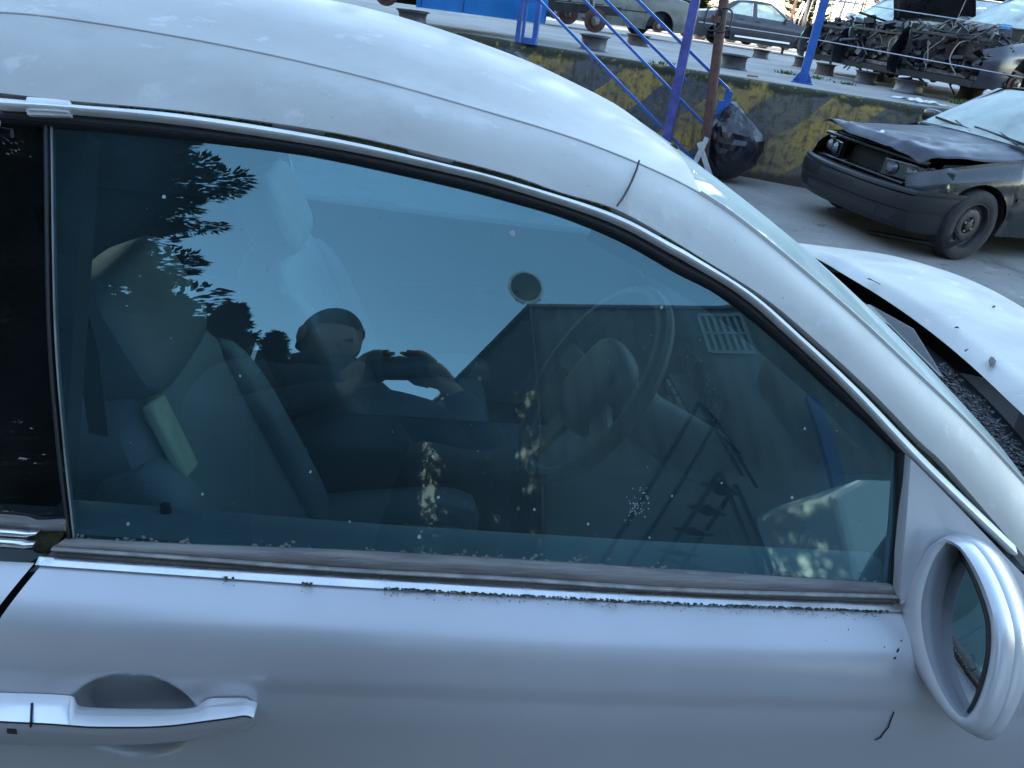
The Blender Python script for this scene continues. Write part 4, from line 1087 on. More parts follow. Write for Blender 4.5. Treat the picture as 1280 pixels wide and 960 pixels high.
def car(name, label, loc, rotz, paint, P=None, skip=(), wheels=True, group=None, hoodm=None, detail=True, gl=None, steer=0):
    P = {**BASE, **(P or {})}; root = thing(name, label, 'car', loc, rotz, group)
    plan, ztop, zbot, side = carfun(P)
    gl = gl or M['glass_frost']
    xs = sorted(set([lerp(P['xr'], P['xf'], k / 46) for k in range(47)] + [a + s * P['arch'] * cos(pi * k / 24) for a in (P['af'], P['ar']) for k in range(13) for s in (-1, 1)]))
    fr_cut = P['cowl'][0] - .12 if 'wings' in skip else P['xf']
    xs1 = [x for x in xs if x <= fr_cut]
    mb = MB().grid([[side(x, k / 10) for k in range(11)] for x in xs1]); both('body_side', mb, paint, root, angle=50)
    # wheel houses
    for a in (P['af'], P['ar']):
        if a > fr_cut: continue
        wl = MB().grid([[V((a + P['arch'] * cos(t), plan(a) - .02 - d, P['r'] + P['arch'] * sin(t))) for d in (0, .15, .32)] for t in [pi * k / 16 for k in range(17)]]); both('wheel_house', wl, M['dark'], root)
    link('underbody', MB().box(((P['xf'] + P['xr']) / 2 if 'wings' not in skip else (fr_cut + P['xr']) / 2, 0, P['zs'] + .05), ((P['xf'] if 'wings' not in skip else fr_cut) - P['xr'] - .3, P['W'] * 1.3, .08)), M['dark'], root)
    # deck and bonnet
    def lid(x0, z0, x1, z1, n=16, lift=0):
        rows = []
        for i in range(n + 1):
            x = lerp(x0, x1, i / n); row = []
            for k in range(21):
                y = lerp(-1, 1, k / 20); w_ = side(x, 1).y
                row.append(V((x, y * (w_ - .004), lerp(z0, z1, i / n) - .02 + .035 * (1 - y * y) + .02 * (1 - abs(y) ** 6) - .05 * (i / n) ** 6 + lift)))
            rows.append(row)
        return MB().grid(rows)
    link('boot_lid', lid(P['deck'][0] + .05, P['deck'][1] - .02, P['xr'] + .02, P['zr'] - .02), hoodm or paint, root, angle=60)
    if 'hood' not in skip: link('bonnet', lid(P['cowl'][0] - .02, P['cowl'][1] - .02, P['xf'] - .06, P['zh0'] - .01), hoodm or paint, root, angle=60)
    # bumpers
    def bump(xe, s, mt, nm):
        rows = []
        for k in range(17):
            y = lerp(-1, 1, k / 16); w_ = plan(xe) * 1.02
            bl = .16 * (1 - abs(y) ** 3.2)
            rows.append([V((xe + s * (bl - .20 + dx), y * (w_ + .015), z)) for dx, z in ((.06, P['zh0'] - .12), (.13, P['zh0'] - .15), (.15, .50), (.16, .44), (.14, .36), (.10, P['zs'] + .03), (0, P['zs']))])
        return link(nm, MB().grid(rows), mt, root, angle=45)
    if 'front' not in skip: bump(P['xf'], 1, paint, 'front_bumper')
    if 'rear' not in skip: bump(P['xr'], -1, paint, 'rear_bumper')
    # tail: panel and lamps
    rw = plan(P['xr'] + .05)
    link('tail_panel', MB().box((P['xr'] + .03, 0, (P['zr'] + .5) / 2), (.04, rw * 1.7, P['zr'] - .52)), paint, root)
    for s in (-1, 1): link('tail_lamp', MB().box((P['xr'] + .04, s * rw * .72, P['zr'] - .17), (.10, .30, .15)), M['red_lamp'], root, bevel=.02)
    if 'front' not in skip and 'lamps' not in skip:
        link('nose_panel', MB().box((P['xf'] - .12, 0, P['zh0'] - .12), (.06, rw * 1.6, .14)), M['dark'], root)
        for s in (-1, 1): link('headlamp', MB().box((P['xf'] - .10, s * rw * .70, P['zh0'] - .12), (.14, .36, .12)), M['lamp_lens'], root, bevel=.02)
    # greenhouse
    cw, hd, rh, dk = P['cowl'], P['head'], P['rhead'], P['deck']
    wb = lambda x: side(min(max(x, P['xr']), P['xf']), 1).y - .015
    wr = P['W'] * .70
    roofw = lambda x: wr
    def patch(xa, za, wa, xb, zb_, wb_, bulge, n=8, m=14, arc=.02):
        rows = []
        for i in range(n + 1):
            t = i / n; row = []
            for k in range(m + 1):
                y = lerp(-1, 1, k / m)
                row.append(V((lerp(xa, xb, t) + arc * (1 - y * y) * (1 if xa > xb else -1), y * lerp(wa, wb_, t), lerp(za, zb_, t) + bulge * sin(pi * t) + .02 * (1 - y * y))))
            rows.append(row)
        return MB().grid(rows)
    if 'windscreen' not in skip: link('windscreen', patch(cw[0], cw[1] - .01, wb(cw[0]) - .04, hd[0], hd[1] - .02, wr - .02, .02, arc=.08), gl, root)
    link('rear_window', patch(dk[0], dk[1] - .01, wb(dk[0]) - .04, rh[0], rh[1] - .02, wr - .02, .02, arc=.05), gl, root)
    rf = []
    for i in range(13):
        t = i / 12; x = lerp(hd[0] + .02, rh[0] - .02, t); z = lerp(hd[1], rh[1], t) + .035 * sin(pi * t)
        rf.append([V((x, y, z + dz)) for y, dz in ((-wr - .03, -.05), (-wr, -.012), (-wr * .8, .008), (-wr * .4, .022), (0, .028), (wr * .4, .022), (wr * .8, .008), (wr, -.012), (wr + .03, -.05))])
    link('roof', MB().grid(rf), paint, root, angle=60)
    tp = [(hd[0], hd[1] - .035), (rh[0], rh[1] - .035)]
    zbm = lambda x: ztop(x) - .005
    # posts
    for nm, xb_, xt_, zt_, ww in (('front_post', cw[0] - .03, hd[0] + .02, hd[1] - .02, .06), ('door_post', (cw[0] + dk[0]) / 2 + .02, (hd[0] + rh[0]) / 2, hd[1] + .0, .08), ('rear_post', dk[0] + .1, rh[0] - .02, rh[1] - .02, .16)):
        b_ = MB(); p0 = V((xb_, wb(xb_) - .005, zbm(xb_))); p1 = V((xt_, wr + .012, zt_))
        b_.add([p0 + V((-ww, 0, 0)), p0 + V((ww, 0, 0)), p1 + V((ww * .7, 0, 0)), p1 + V((-ww * .7, 0, 0)), p0 + V((-ww, -.04, 0)), p0 + V((ww, -.04, 0)), p1 + V((ww * .7, -.04, 0)), p1 + V((-ww * .7, -.04, 0))], [(0, 1, 2, 3), (7, 6, 5, 4), (0, 4, 5, 1), (1, 5, 6, 2), (2, 6, 7, 3), (3, 7, 4, 0)])
        both(nm, b_, paint, root)
    xm_ = (cw[0] + dk[0]) / 2; xt = (hd[0] + rh[0]) / 2
    if 'sideglass' not in skip:
        for nm, a0, a1, t0, t1 in (('front_side_window', cw[0] - .1, xm_ + .1, hd[0] - .02, xt + .05), ('rear_side_window', xm_ - .06, dk[0] + .25, xt - .05, rh[0] + .08)):
            p = [V((a0, wb(a0) - .02, zbm(a0))), V((a1, wb(a1) - .02, zbm(a1))), V((t1, wr - .005, hd[1] - .04)), V((t0, wr - .005, hd[1] - .04))]
            both(nm, MB().add(p, [(0, 1, 2, 3)]), gl, root, smooth=False)
            if detail:
                both('window_trim', MB().tube([p[0] + V((0, .012, 0)), p[1] + V((0, .012, 0)), p[2] + V((0, .012, 0)), p[3] + V((0, .012, 0))], .010, 5, closed=True), M['chrome'] if 'chrome' in (P.get('opt') or ()) else M['rubber'], root)
    link('cabin_tub', MB().box(((cw[0] + dk[0]) / 2, 0, .55), (cw[0] - dk[0] - .1, P['W'] * 1.55, .5)), M['cabin'], root)
    if detail:
        for s in (-1, 1):
            sx_ = (hd[0] - .25)
            st = link('front_seat', squad(MB(), (sx_ - .15, s * .36, .85), (.09, .24, .32), .4, .4, rotY(radians(-20))), M['cabin'], root)
            link('headrest', squad(MB(), (sx_ - .30, s * .36, 1.2), (.05, .13, .08), .5, .5, rotY(radians(-20))), M['cabin'], st)
        # door joints, handles, rubbing strip
        for xd in (cw[0] - .18, xm_ - .02, P['ar'] + P['arch'] + .06):
            both('door_joint', MB().tube([side(xd, t) + V((0, .002, 0)) for t in (.02, .2, .4, .6, .8, .97)], .004, 4), M['dark'], root)
        for xd in (xm_ + .12, P['ar'] + P['arch'] + .22):
            both('door_handle', MB().box(side(xd, .84) + V((0, .012, 0)), (.17, .025, .03)), paint, root, bevel=.006)
        both('rubbing_strip', MB().tube([side(x, .5) + V((0, .004, 0)) for x in [lerp(P['ar'] + P['arch'] + .02, min(fr_cut, P['af'] - P['arch'] - .02), k / 10) for k in range(11)]], .014, 5), M['bumper'], root)
        for s in (-1, 1):
            link('door_mirror', squad(MB(), (cw[0] - .22, s * (wb(.5) + .10), P['belt'] + .07), (.06, .10, .065), .6, .6), paint, root)
    if wheels is True: wheels = ('fl', 'fr', 'rl', 'rr')
    for k in wheels:
        x = P['af'] if k[0] == 'f' else P['ar']; s = 1 if k[1] == 'l' else -1
        wheel(root, x, s * (P['W'] - .10), P['r'], M['steel_dark'], out=s, steer=steer if k[0] == 'f' else 0)
    for k in ('fl', 'fr', 'rl', 'rr'):
        if k in wheels: continue
        x = P['af'] if k[0] == 'f' else P['ar']; s = 1 if k[1] == 'l' else -1
        disc_hub(root, x, s * (P['W'] - .13), P['r'] + .02, s)
    root['_P'] = 0
    return root, P, side, plan
M['steel_dark'] = mat('black_steel_wheel', (.028, .028, .032), .5, .3, var=.35, scale=14, wear=[((.07, .05, .045), 12, .62, .75)])

def engine_bay(root, P, seed, low=0):
    """open, stripped engine end: dark tub, block, pipes, looms"""
    rnd = random.Random(seed); cx = P['cowl'][0]; W_ = P['W']
    link('bulkhead', MB().box((cx - .05, 0, .68), (.06, W_ * 1.7, .58)), M['engine'], root)
    for s in (-1, 1):
        link('chassis_leg', MB().beam((cx, s * .48, .45), (P['xf'] - .25, s * .5, .46), .10, .12), M['engine'], root, bevel=.01)
        link('inner_wing', MB().grid([[V((x, s * (.60 + .05 * k), .45 + .13 * k - .05 * (x - cx))) for k in range(4)] for x in (cx, cx + .35, cx + .7, cx + 1.0)]), M['engine'], root)
        link('strut_tower', MB().lathe([(.001, .12), (.05, .12), (.09, .09), (.11, -.2)], (cx + .42, s * .55, .80 - low), 'z', 14), M['engine'], root)
    eb = MB()
    for k in range(16):
        c_ = V((cx + .5 + rnd.uniform(-.3, .45), rnd.uniform(-.32, .32), rnd.uniform(.42, .82)))
        eb.box(c_, (rnd.uniform(.08, .30), rnd.uniform(.06, .26), rnd.uniform(.05, .18)), Euler((rnd.uniform(-.3, .3), rnd.uniform(-.3, .3), rnd.uniform(-.6, .6))).to_matrix())
    en = link('engine', eb, M['engine'], root, smooth=False, bevel=.012, kind='stuff')
    for k in range(5):
        c_ = V((cx + .5 + rnd.uniform(-.3, .5), rnd.uniform(-.45, .45), rnd.uniform(.5, .9)))
        link('engine_pulley', MB().lathe([(.001, .02), (.05, .025), (.06, .02), (.06, -.02)], c_, 'x', 16), M['engine_alu'], en)
    for k in range(9):
        a = V((cx + rnd.uniform(.1, .9), rnd.uniform(-.6, .6), rnd.uniform(.55, .95) - low))
        pts = [a + V((rnd.uniform(-.25, .35) * i, rnd.uniform(-.2, .2) * i, -.07 * i * rnd.uniform(-.4 if not low else 0, 1.6))) for i in range(4)]
        link('hose', MB().tube(spline(pts, 12), rnd.choice((.01, .016, .024)), 6), rnd.choice((M['rubber'], M['engine'], M['engine_alu'])), root)
    for k in range(4):
        a = V((P['xf'] - .3 + rnd.uniform(-.3, .1), rnd.uniform(-.6, .6), rnd.uniform(.7, .9) - low))
        pts = [a, a + V((.12, rnd.uniform(-.1, .1), -.06)), a + V((.16, rnd.uniform(-.2, .2), -.25)), a + V((.10, rnd.uniform(-.2, .2), -.42))]
        link('loose_cable', MB().tube(spline(pts, 14), rnd.choice((.005, .008)), 5), M['cable'], root)
    if not low:
        for mt_, nk in ((M['engine'], 60), (M['engine_alu'], 26), (M['rubber'], 40)):
            jk_ = MB()
            for k in range(nk):
                c_ = V((P['xf'] - rnd.uniform(.16, .55), rnd.uniform(-.68, .68), rnd.uniform(.30, .92)))
                if rnd.random() < .55: jk_.box(c_, (rnd.uniform(.03, .14), rnd.uniform(.03, .18), rnd.uniform(.03, .12)), Euler((rnd.uniform(-.6, .6), rnd.uniform(-.6, .6), rnd.uniform(-1, 1))).to_matrix())
                else: jk_.tube(spline([c_, c_ + V((rnd.uniform(-.1, .1), rnd.uniform(-.15, .15), rnd.uniform(-.1, .1))), c_ + V((rnd.uniform(-.1, .1), rnd.uniform(-.3, .3), rnd.uniform(-.25, .1)))], 7), rnd.uniform(.006, .022), 5)
            link('stripped_parts', jk_, mt_, root, smooth=False, kind='stuff')
    link('cross_member', MB().beam((P['xf'] - .28, -.55, .34), (P['xf'] - .28, .55, .34), .07, .06), M['engine_alu'], root, bevel=.01)
    link('radiator_support', MB().beam((P['xf'] - .2, -.6, .78), (P['xf'] - .2, .6, .78), .05, .04), M['engine'], root, bevel=.008)
    link('radiator', MB().box((P['xf'] - .32, .05, .56), (.05, .8, .36)), M['engine'], root, bevel=.008)
    for s in (-1, 1): link('upright', MB().beam((P['xf'] - .22, s * .58, .36), (P['xf'] - .2, s * .6, .80), .05, .05), M['engine'], root)

# ---- the black saloon with the bent bonnet, in the yard
bm_rot = radians(191)
bmw, BP, bside, bplan = car('black_saloon', 'black saloon with lifted bent bonnet and missing grille parked in front of striped wall', (5.83, 7.30, 0), bm_rot, M['black_paint'], dict(xf=2.02), skip=('hood', 'front', 'lamps'), wheels=('fl', 'fr', 'rl', 'rr'), steer=radians(6))
xf = BP['xf']
rows = []                                                                   # bonnet: hinged up a little, creased across, nose bent
for i in range(29):
    t = i / 28; x = lerp(BP['cowl'][0] - .03, xf - .02, t); row = []
    for k in range(33):
        y = lerp(-1, 1, k / 32); w_ = (bside(min(x, xf - .1), 1).y + .01) * (1 - .06 * t ** 4)
        z = lerp(BP['cowl'][1] - .02, BP['zh0'] + .02, t) - .02 + .05 * (1 - y * y) + .125 * t ** 1.4
        z += .016 * exp(-((t - .62 - .10 * y) / .10) ** 2) * (.6 + .4 * y) - .026 * exp(-((t - .80 + .08 * y) / .07) ** 2) * exp(-((y - .25) / .5) ** 2)
        z += .012 * exp(-((abs(y) - .55) / .06) ** 2)
        z -= .07 * sstep(.9, 1, t) * (1 - .9 * sstep(.2, .95, -y)) + .03 * sstep(.8, 1, abs(y))
        z += .05 * sstep(.3, 1, -y) * sstep(.75, 1, t)
        xx = x + .04 * (1 - y * y) * t - .05 * sstep(.6, 1, y) * t
        row.append(V((xx, y * w_, z)))
    rows.append(row)
bon = link('bonnet', MB().grid(rows), M['black_hood'], bmw, angle=50, solid=.006)
eb = rows[-3][17] + V((.07, 0, -.046))
emb = link('badge', MB().lathe([(.001, .014), (.034, .012), (.043, .008), (.046, -.01)], V((eb.x - .10, eb.y, eb.z + .045)), 'z', 24, rot=rotY(radians(32))), M['alu'], bon)
for q in range(2):
    a0 = q * pi
    pts = [V((0, 0, .0126))] + [V((.029 * cos(a0 + pi / 2 * k / 6), .029 * sin(a0 + pi / 2 * k / 6), .0150)) for k in range(7)]
    link('badge_quarter', MB().add([rotY(radians(32)) @ p + V((eb.x - .10, eb.y, eb.z + .046)) for p in pts], [tuple(range(8))]), mat('badge_blue', (.03, .12, .3), .3), emb, smooth=False)
engine_bay(bmw, BP, 21, .22)
# bumper with upper lip, split and lower intake
rows = []
for k in range(41):
    y = lerp(-1, 1, k / 40); w_ = .865
    bl = .20 * (1 - abs(y) ** 2.6); back = -.42 * sstep(.93, 1, abs(y))
    yy = y * w_ if abs(y) < .93 else (.93 * w_ + .045 * (abs(y) - .93) / .07) * (1 if y > 0 else -1)
    rows.append([V((xf - .13 + bl + dx + back, yy, z)) for dx, z in ((-.06, .565), (.03, .57), (.05, .555), (.055, .535), (.045, .525), (.06, .52), (.07, .46), (.065, .40), (.05, .385), (.05, .375), (.045, .28), (.01, .23), (-.05, .215))])
fb = link('front_bumper', MB().grid(rows), M['bumper'], bmw, angle=30)
for k in range(2):
    link('intake_mouth', MB().grid([[V((xf - .13 + .20 * (1 - abs(y / .865) ** 2.6) + .052, y, z)) for z in (.30, .36)] for y in [lerp(-.5, .5, j / 12) for j in range(13)]]), M['dark'], fb) if k == 0 else link('fog_lamp_gap', MB().box((xf + .0, .60, .33), (.05, .14, .05)), M['dark'], fb, bevel=.01)
link('licence_mount', MB().box((xf + .125, -.05, .47), (.02, .50, .06)), M['dark'], fb, bevel=.006)
# lamps: dark glass boxes with twin lenses, corner lamps
for s in (-1, 1):
    lb = link('headlamp', MB().prism([(xf - .08, s * .30, .60), (xf - .02, s * .30, .60), (xf - .03, s * .30, .74), (xf - .10, s * .30, .75)], (-.13, s * .38, 0)), M['lamp_glass'], bmw, smooth=False, bevel=.008)
    for j in (0, 1):
        link('lens', MB().lathe([(.001, .022), (.03, .018), (.045, .0), (.055, -.01)], (xf - .035 - .065 * j, s * (.40 + .17 * j), .672), 'x', 20, rot=Matrix.Rotation(s * .33, 3, 'Z')), M['lamp_lens'], lb)
    link('corner_lamp', MB().prism([(xf - .16, s * .69, .60), (xf - .17, s * .69, .745), (xf - .35, s * .80, .735), (xf - .33, s * .81, .60)], (.0, s * -.03, 0)), M['lamp_glass'], bmw, smooth=False, bevel=.008)
link('slam_panel', MB().beam((xf - .14, -.66, .775), (xf - .14, .66, .775), .10, .03), M['black_paint'], bmw, bevel=.008)
link('grille_void', MB().box((xf - .20, 0, .66), (.05, .6, .16)), M['dark'], bmw)
link('lower_panel', MB().beam((xf - .06, -.6, .585), (xf - .06, .6, .585), .08, .02), M['black_paint'], bmw, bevel=.006)
for (y0, L_) in ((.52, .58), (-.02, .55)):
    wp_ = link('wiper', MB().tube([(BP['cowl'][0] + .06, y0, .975), (BP['cowl'][0] - .04, y0 - L_ * .6, 1.03)], .008, 6), M['black_plastic'], bmw)
    link('wiper_blade', MB().beam((BP['cowl'][0] + .03, y0 + .05, .985), (BP['cowl'][0] + .00, y0 - L_, 1.02), .012, .022), M['rubber'], wp_)
link('scuttle', MB().box((BP['cowl'][0] + .02, 0, .935), (.14, 1.3, .03)), M['black_plastic'], bmw)

# ---- cars on the platform
def pl(x, y): return V((x, y, platz(x, y)))
paints = dict(
    blue=mat('bright_blue_paint', (.015, .19, .55), .35, 0, coat=.4, var=.2, scale=3, speck=.27, speckcol=(.02, .05, .1), speckscale=50),
    greygreen=mat('faded_grey_green_paint', (.13, .14, .125), .5, .1, var=.25, scale=4, wear=[((.10, .10, .09), 8, .6, .75)]),
    darkgrey=mat('dark_graphite_paint', (.035, .034, .042), .35, .2, coat=.4, var=.3, scale=4),
    slate=mat('slate_grey_paint', (.085, .09, .105), .35, .3, coat=.4, var=.2, scale=4),
    navy=mat('dirty_navy_paint', (.025, .028, .045), .35, .1, coat=.4, var=.3, scale=4),
    white=mat('white_paint', (.78, .79, .80), .35, 0, coat=.3, var=.06, scale=4),
    red=mat('dull_red_paint', (.30, .03, .03), .4, 0, coat=.3, var=.2),
    silverc=mat('silver_car_paint', (.32, .33, .34), .35, .4, coat=.3, var=.1))
q2 = onplat(741, 63); hd_ = radians(6)
off_ = V((1.35, -.72, 0)); off_.rotate(Euler((0, 0, hd_)))
bl, blP, bls, _ = car('blue_car_body', 'bright blue stripped car body standing on rims, front end removed to the hub', (q2.x - off_.x - .02, q2.y - off_.y + .05, platz(q2.x, q2.y) + .02), hd_, paints['blue'], dict(af=1.35, ar=-1.3, cowl=(.86, .98)), skip=('wings', 'hood', 'front', 'windscreen'), wheels=())
link('front_bulkhead', MB().box((.72, 0, .62), (.06, 1.3, .6)), M['engine'], bl)
for s in (-1, 1):
    link('suspension_arm', MB().tube([(1.30, s * .30, .33), (1.36, s * .68, .31)], .025, 8), M['engine'], bl)
    link('strut', MB().tube([(1.33, s * .62, .34), (1.28, s * .52, .82)], .03, 10), M['engine_alu'], bl)
    link('chassis_leg', MB().beam((.7, s * .42, .42), (1.75, s * .42, .46), .09, .11), M['engine'], bl)
bw, _, bws, bwp = car('grey_wreck', 'faded grey-green wreck with white painted digits and bare rear hub', (3.9, 21.4, platz(4, 21.4)), radians(187), paints['greygreen'], dict(), skip=('hood',), wheels=('rr',))
cu = bpy.data.curves.new('digits', 'FONT'); cu.body = '320'; cu.size = .27; cu.extrude = .001; cu.shear = .3
to = bpy.data.objects.new('tmp', cu); COL.objects.link(to)
me = bpy.data.meshes.new_from_object(to.evaluated_get(bpy.context.evaluated_depsgraph_get())); bpy.data.objects.remove(to)
dm = MB(); 
for v in me.vertices: dm.v.append((-1.02 - v.co.x, 0, .70 + v.co.y))
dm.v = [(p[0], bws(max(-2.2, min(2, p[0])), min(1, max(0, (p[2] - .22) / .75))).y + .012, p[2]) for p in dm.v]
dm.f = [tuple(p.vertices) for p in me.polygons]
link('painted_digits', dm, mat('white_marker', (.75, .77, .75), .6), bw, smooth=False)
sd, _, _, _ = car('dark_saloon', 'dark graphite saloon with bright window trim and pale sill strip beyond the rusty pipe', (10.1, 26.4, platz(10, 26.5)), radians(-14), paints['darkgrey'], dict(opt=('chrome',)), skip=('front',), wheels=('rl',))
for s in (-1, 1): link('sill_strip', MB().beam((-.85, s * .845, .36), (.85, s * .845, .36), .012, .05), M['alu'], sd)
hdg = radians(203)
def fwd(x, y, r): return V((x * cos(r) - y * sin(r), x * sin(r) + y * cos(r), 0))
def wreckpos(front_px, front_local, r):
    q = onplat(*front_px); o = q - fwd(*front_local, r); return V((o.x, o.y, platz(q.x, q.y)))
# stripped navy wreck nearest the edge
o = wreckpos((1135, 117), (1.75, -.45), hdg)
wc, wcP, wcs, _ = car('navy_wreck', 'dirty navy wreck with stripped engine end standing on a wide grey rim', o, hdg, paints['navy'], dict(head=(-.05, 1.40), cowl=(.72, .98)), skip=('hood', 'front', 'lamps'), wheels=())
engine_bay(wc, wcP, 4)
link('blue_cap', MB().box((1.15, .2, .97), (.10, .10, .07)), M['blue_part'], wc, bevel=.01)
for k in range(3):
    pts = [V((1.45, -.05 + .1 * k, .98)), V((1.6, -.2 + .12 * k, .90)), V((1.72, -.28 + .1 * k, .66)), V((1.78, -.35 + .15 * k, .40))]
    link('wiring_loom', MB().tube(spline(pts, 16), .010, 5), M['cable'], wc)
o2 = o + V((.15, 2.0, 0)); o2.z = platz(o2.x, o2.y)
wb_, wbP, _, _ = car('slate_wreck', 'slate grey wreck with its black bonnet propped wide open', o2, hdg, paints['slate'], dict(head=(-.1, 1.40)), skip=('hood', 'front', 'lamps', 'sideglass'), wheels=())
engine_bay(wb_, wbP, 9)
rows = []
for i in range(13):
    t = i / 12; row = []
    for k in range(15):
        y = lerp(-1, 1, k / 14); a = radians(62)
        row.append(V((.80 + 1.15 * t * cos(a) - .06 * (1 - y * y) + .12 * t * t, y * (.74 - .10 * t ** 3), .97 + 1.15 * t * sin(a) - .05 * y * y)))
    rows.append(row)
link('open_bonnet', MB().grid(rows), M['black_paint'], wb_, solid=.01)
link('bonnet_stay', MB().tube([(1.2, .62, .80), (1.15, .66, 1.55)], .007, 6), M['steel'], wb_)
link('blue_tag', MB().box((-.1, .6, 1.0), (.05, .02, .22), rotY(.5)), M['blue_part'], wb_)
o3 = o + V((.30, 4.0, 0)); o3.z = platz(o3.x, o3.y)
wa, waP, _, _ = car('silver_wreck', 'pale silver wreck with bare engine and yellow part behind the fence post', o3, radians(208), paints['silverc'], dict(), skip=('hood', 'front', 'lamps'), wheels=('fl',))
engine_bay(wa, waP, 15)
link('yellow_insert', MB().box((1.86, .22, .56), (.03, .34, .13)), M['yellow_part'], wa, bevel=.02)
rows = [[V((1.75 + .14 * sin(pi * k / 12), lerp(.1, .95, k / 12), .50 + dz - .16 * sin(pi * k / 12))) for dz in (-.08, 0, .10, .16)] for k in range(13)]
link('torn_bumper', MB().grid(rows), M['engine_alu'], wa, solid=.008)
# second rows, further off, in the sun
far = [((15.8, 21.5), 200, 'white', 'white car parked in sunlight just behind the slate wreck'), ((19.6, 23.0), 196, 'white', 'white sunlit car behind the navy wreck, its roof glaring'), ((24.5, 26.0), 192, 'white', 'white sunlit car at the far right behind other white cars'),
       ((14.6, 27.5), 203, 'silverc', 'silver car nose-on between dark saloon and open bonnet'), ((20.5, 32.0), 200, 'red', 'dull red car far behind in the second row'), ((27.5, 33.0), 195, 'darkgrey', 'dark grey car far behind the white cars'),
       ((7.5, 35.5), 185, 'white', 'white car in the far row behind the dark saloon'), ((14.0, 37.5), 186, 'slate', 'slate grey car in the far row behind the dark saloon'), ((11.2, 33.0), 186, 'red', 'red car directly behind the dark saloon roof'), ((17.5, 31.0), 200, 'navy', 'navy car between the silver car and the dull red one'), ((24.0, 37.0), 196, 'white', 'white car in the last row behind the dark grey car'), ((1.0, 33.0), 184, 'red', 'red car in the far row behind the grey-green wreck')]
for (xy, rz, pc_, lab) in far:
    car('parked_car', lab, pl(*xy), radians(rz), paints[pc_], dict(), detail=False, group='cars in the far rows')
# rack of exhaust pipes
rk = thing('exhaust_rack', 'steel rack hung with silver exhaust pipes behind the dark saloon bonnet', 'rack', pl(*onplat(1017, 74).xy), radians(-20))
for x in (-1.0, 1.0):
    for y in (-.3, .3): link('rack_post', MB().beam((x, y, 0), (x, y, 2.0), .05, .05), M['rust'], rk, smooth=False)
for z in (.3, 1.0, 1.7):
    link('rack_shelf', MB().box((0, 0, z), (2.0, .6, .04)), M['rust'], rk)
rnd = random.Random(2)
for k in range(14):
    x = -.9 + .135 * k; a = V((x, -.34, rnd.uniform(.35, .7))); b = V((x + rnd.uniform(-.15, .15), -.36, rnd.uniform(1.5, 1.95)))
    link('exhaust_pipe', MB().tube(spline([a, a.lerp(b, .4) + V((rnd.uniform(-.06, .06), -.05, 0)), b], 10), rnd.uniform(.02, .05), 8), rnd.choice((M['alu'], M['engine_alu'], M['chrome'])), rk)
# ------------------------------------------------------------------ behind the photographer: what the window mirrors
def reflplane(px, py, p0, nn):
    p = ong(px, py); d = ray(px, py); m = gnorm(p); r = d - m * (2 * d.dot(m))
    return p + r * ((p0 - p).dot(nn) / r.dot(nn))
UZ = V((0, 0, 1))
# shed whose corner stands up in the window
HS = 6.4; zpl = V((0, 0, HS))
K_ = reflplane(666, 386, zpl, UZ); F_ = reflplane(930, 389, zpl, UZ); S_2 = reflplane(572, 478, zpl, UZ)
fd = V((F_.x - K_.x, F_.y - K_.y, 0)).normalized(); sdv = V((S_2.x - K_.x, S_2.y - K_.y, 0)).normalized()
K0 = V((K_.x, K_.y, 0)); fnm = V((-fd.y, fd.x, 0))
if fnm.y < 0: fnm = -fnm
snm = V((sdv.y, -sdv.x, 0))
if snm.x > 0: snm = -snm
M['clad'] = mat('brown_grey_cladding', (.13, .12, .11), .7, 0, col2=(.085, .08, .076), scale=1.2, bump=.1, bscale=20, wear=[((.13, .10, .075), 3, .6, .75)])
M['render_wall'] = mat('pale_rendered_wall', (.15, .16, .16), .85, 0, col2=(.11, .12, .12), scale=1.1, bump=.2, bscale=30)
shed = thing('metal_shed', 'tall shed with dark corrugated walls and a flat eaves line behind the photographer', 'building', K0, world=True)
def corr(p0, d, nrm, L_, z0, z1, pitch=.2, dep=.016):
    rows = []; n = int(L_ / pitch * 4)
    for i in range(n + 1):
        s = L_ * i / n; k = (i % 4); o_ = dep if k in (1, 2) else 0
        b = p0 + d * s + nrm * o_; rows.append([V((b.x, b.y, z0)), V((b.x, b.y, z1))])
    return MB().grid(rows)
link('side_cladding', corr(K0, sdv, snm, 14, 0, HS), M['clad'], shed, smooth=False)
link('front_cladding', corr(K0, fd, fnm, 16, 3.1, HS), M['clad'], shed, smooth=False)
link('front_wall', MB().prism([K0, K0 + fd * 16, K0 + fd * 16 + V((0, 0, 3.1)), K0 + V((0, 0, 3.1))], -fnm * .2), M['render_wall'], shed, smooth=False)
far_c = K0 + fd * 16 + sdv * 14
link('roof', MB().prism([K0 + fnm * .06 + snm * .06 + V((0, 0, HS)), K0 + fd * 16 + fnm * .06 + V((0, 0, HS)), far_c + V((0, 0, HS)), K0 + sdv * 14 + snm * .06 + V((0, 0, HS))], (0, 0, .07)), M['clad'], shed, smooth=False)
link('corner_flashing', MB().beam(K0 + (fnm + snm) * .03, K0 + (fnm + snm) * .03 + V((0, 0, HS)), .03, .03), M['clad'], shed, smooth=False)
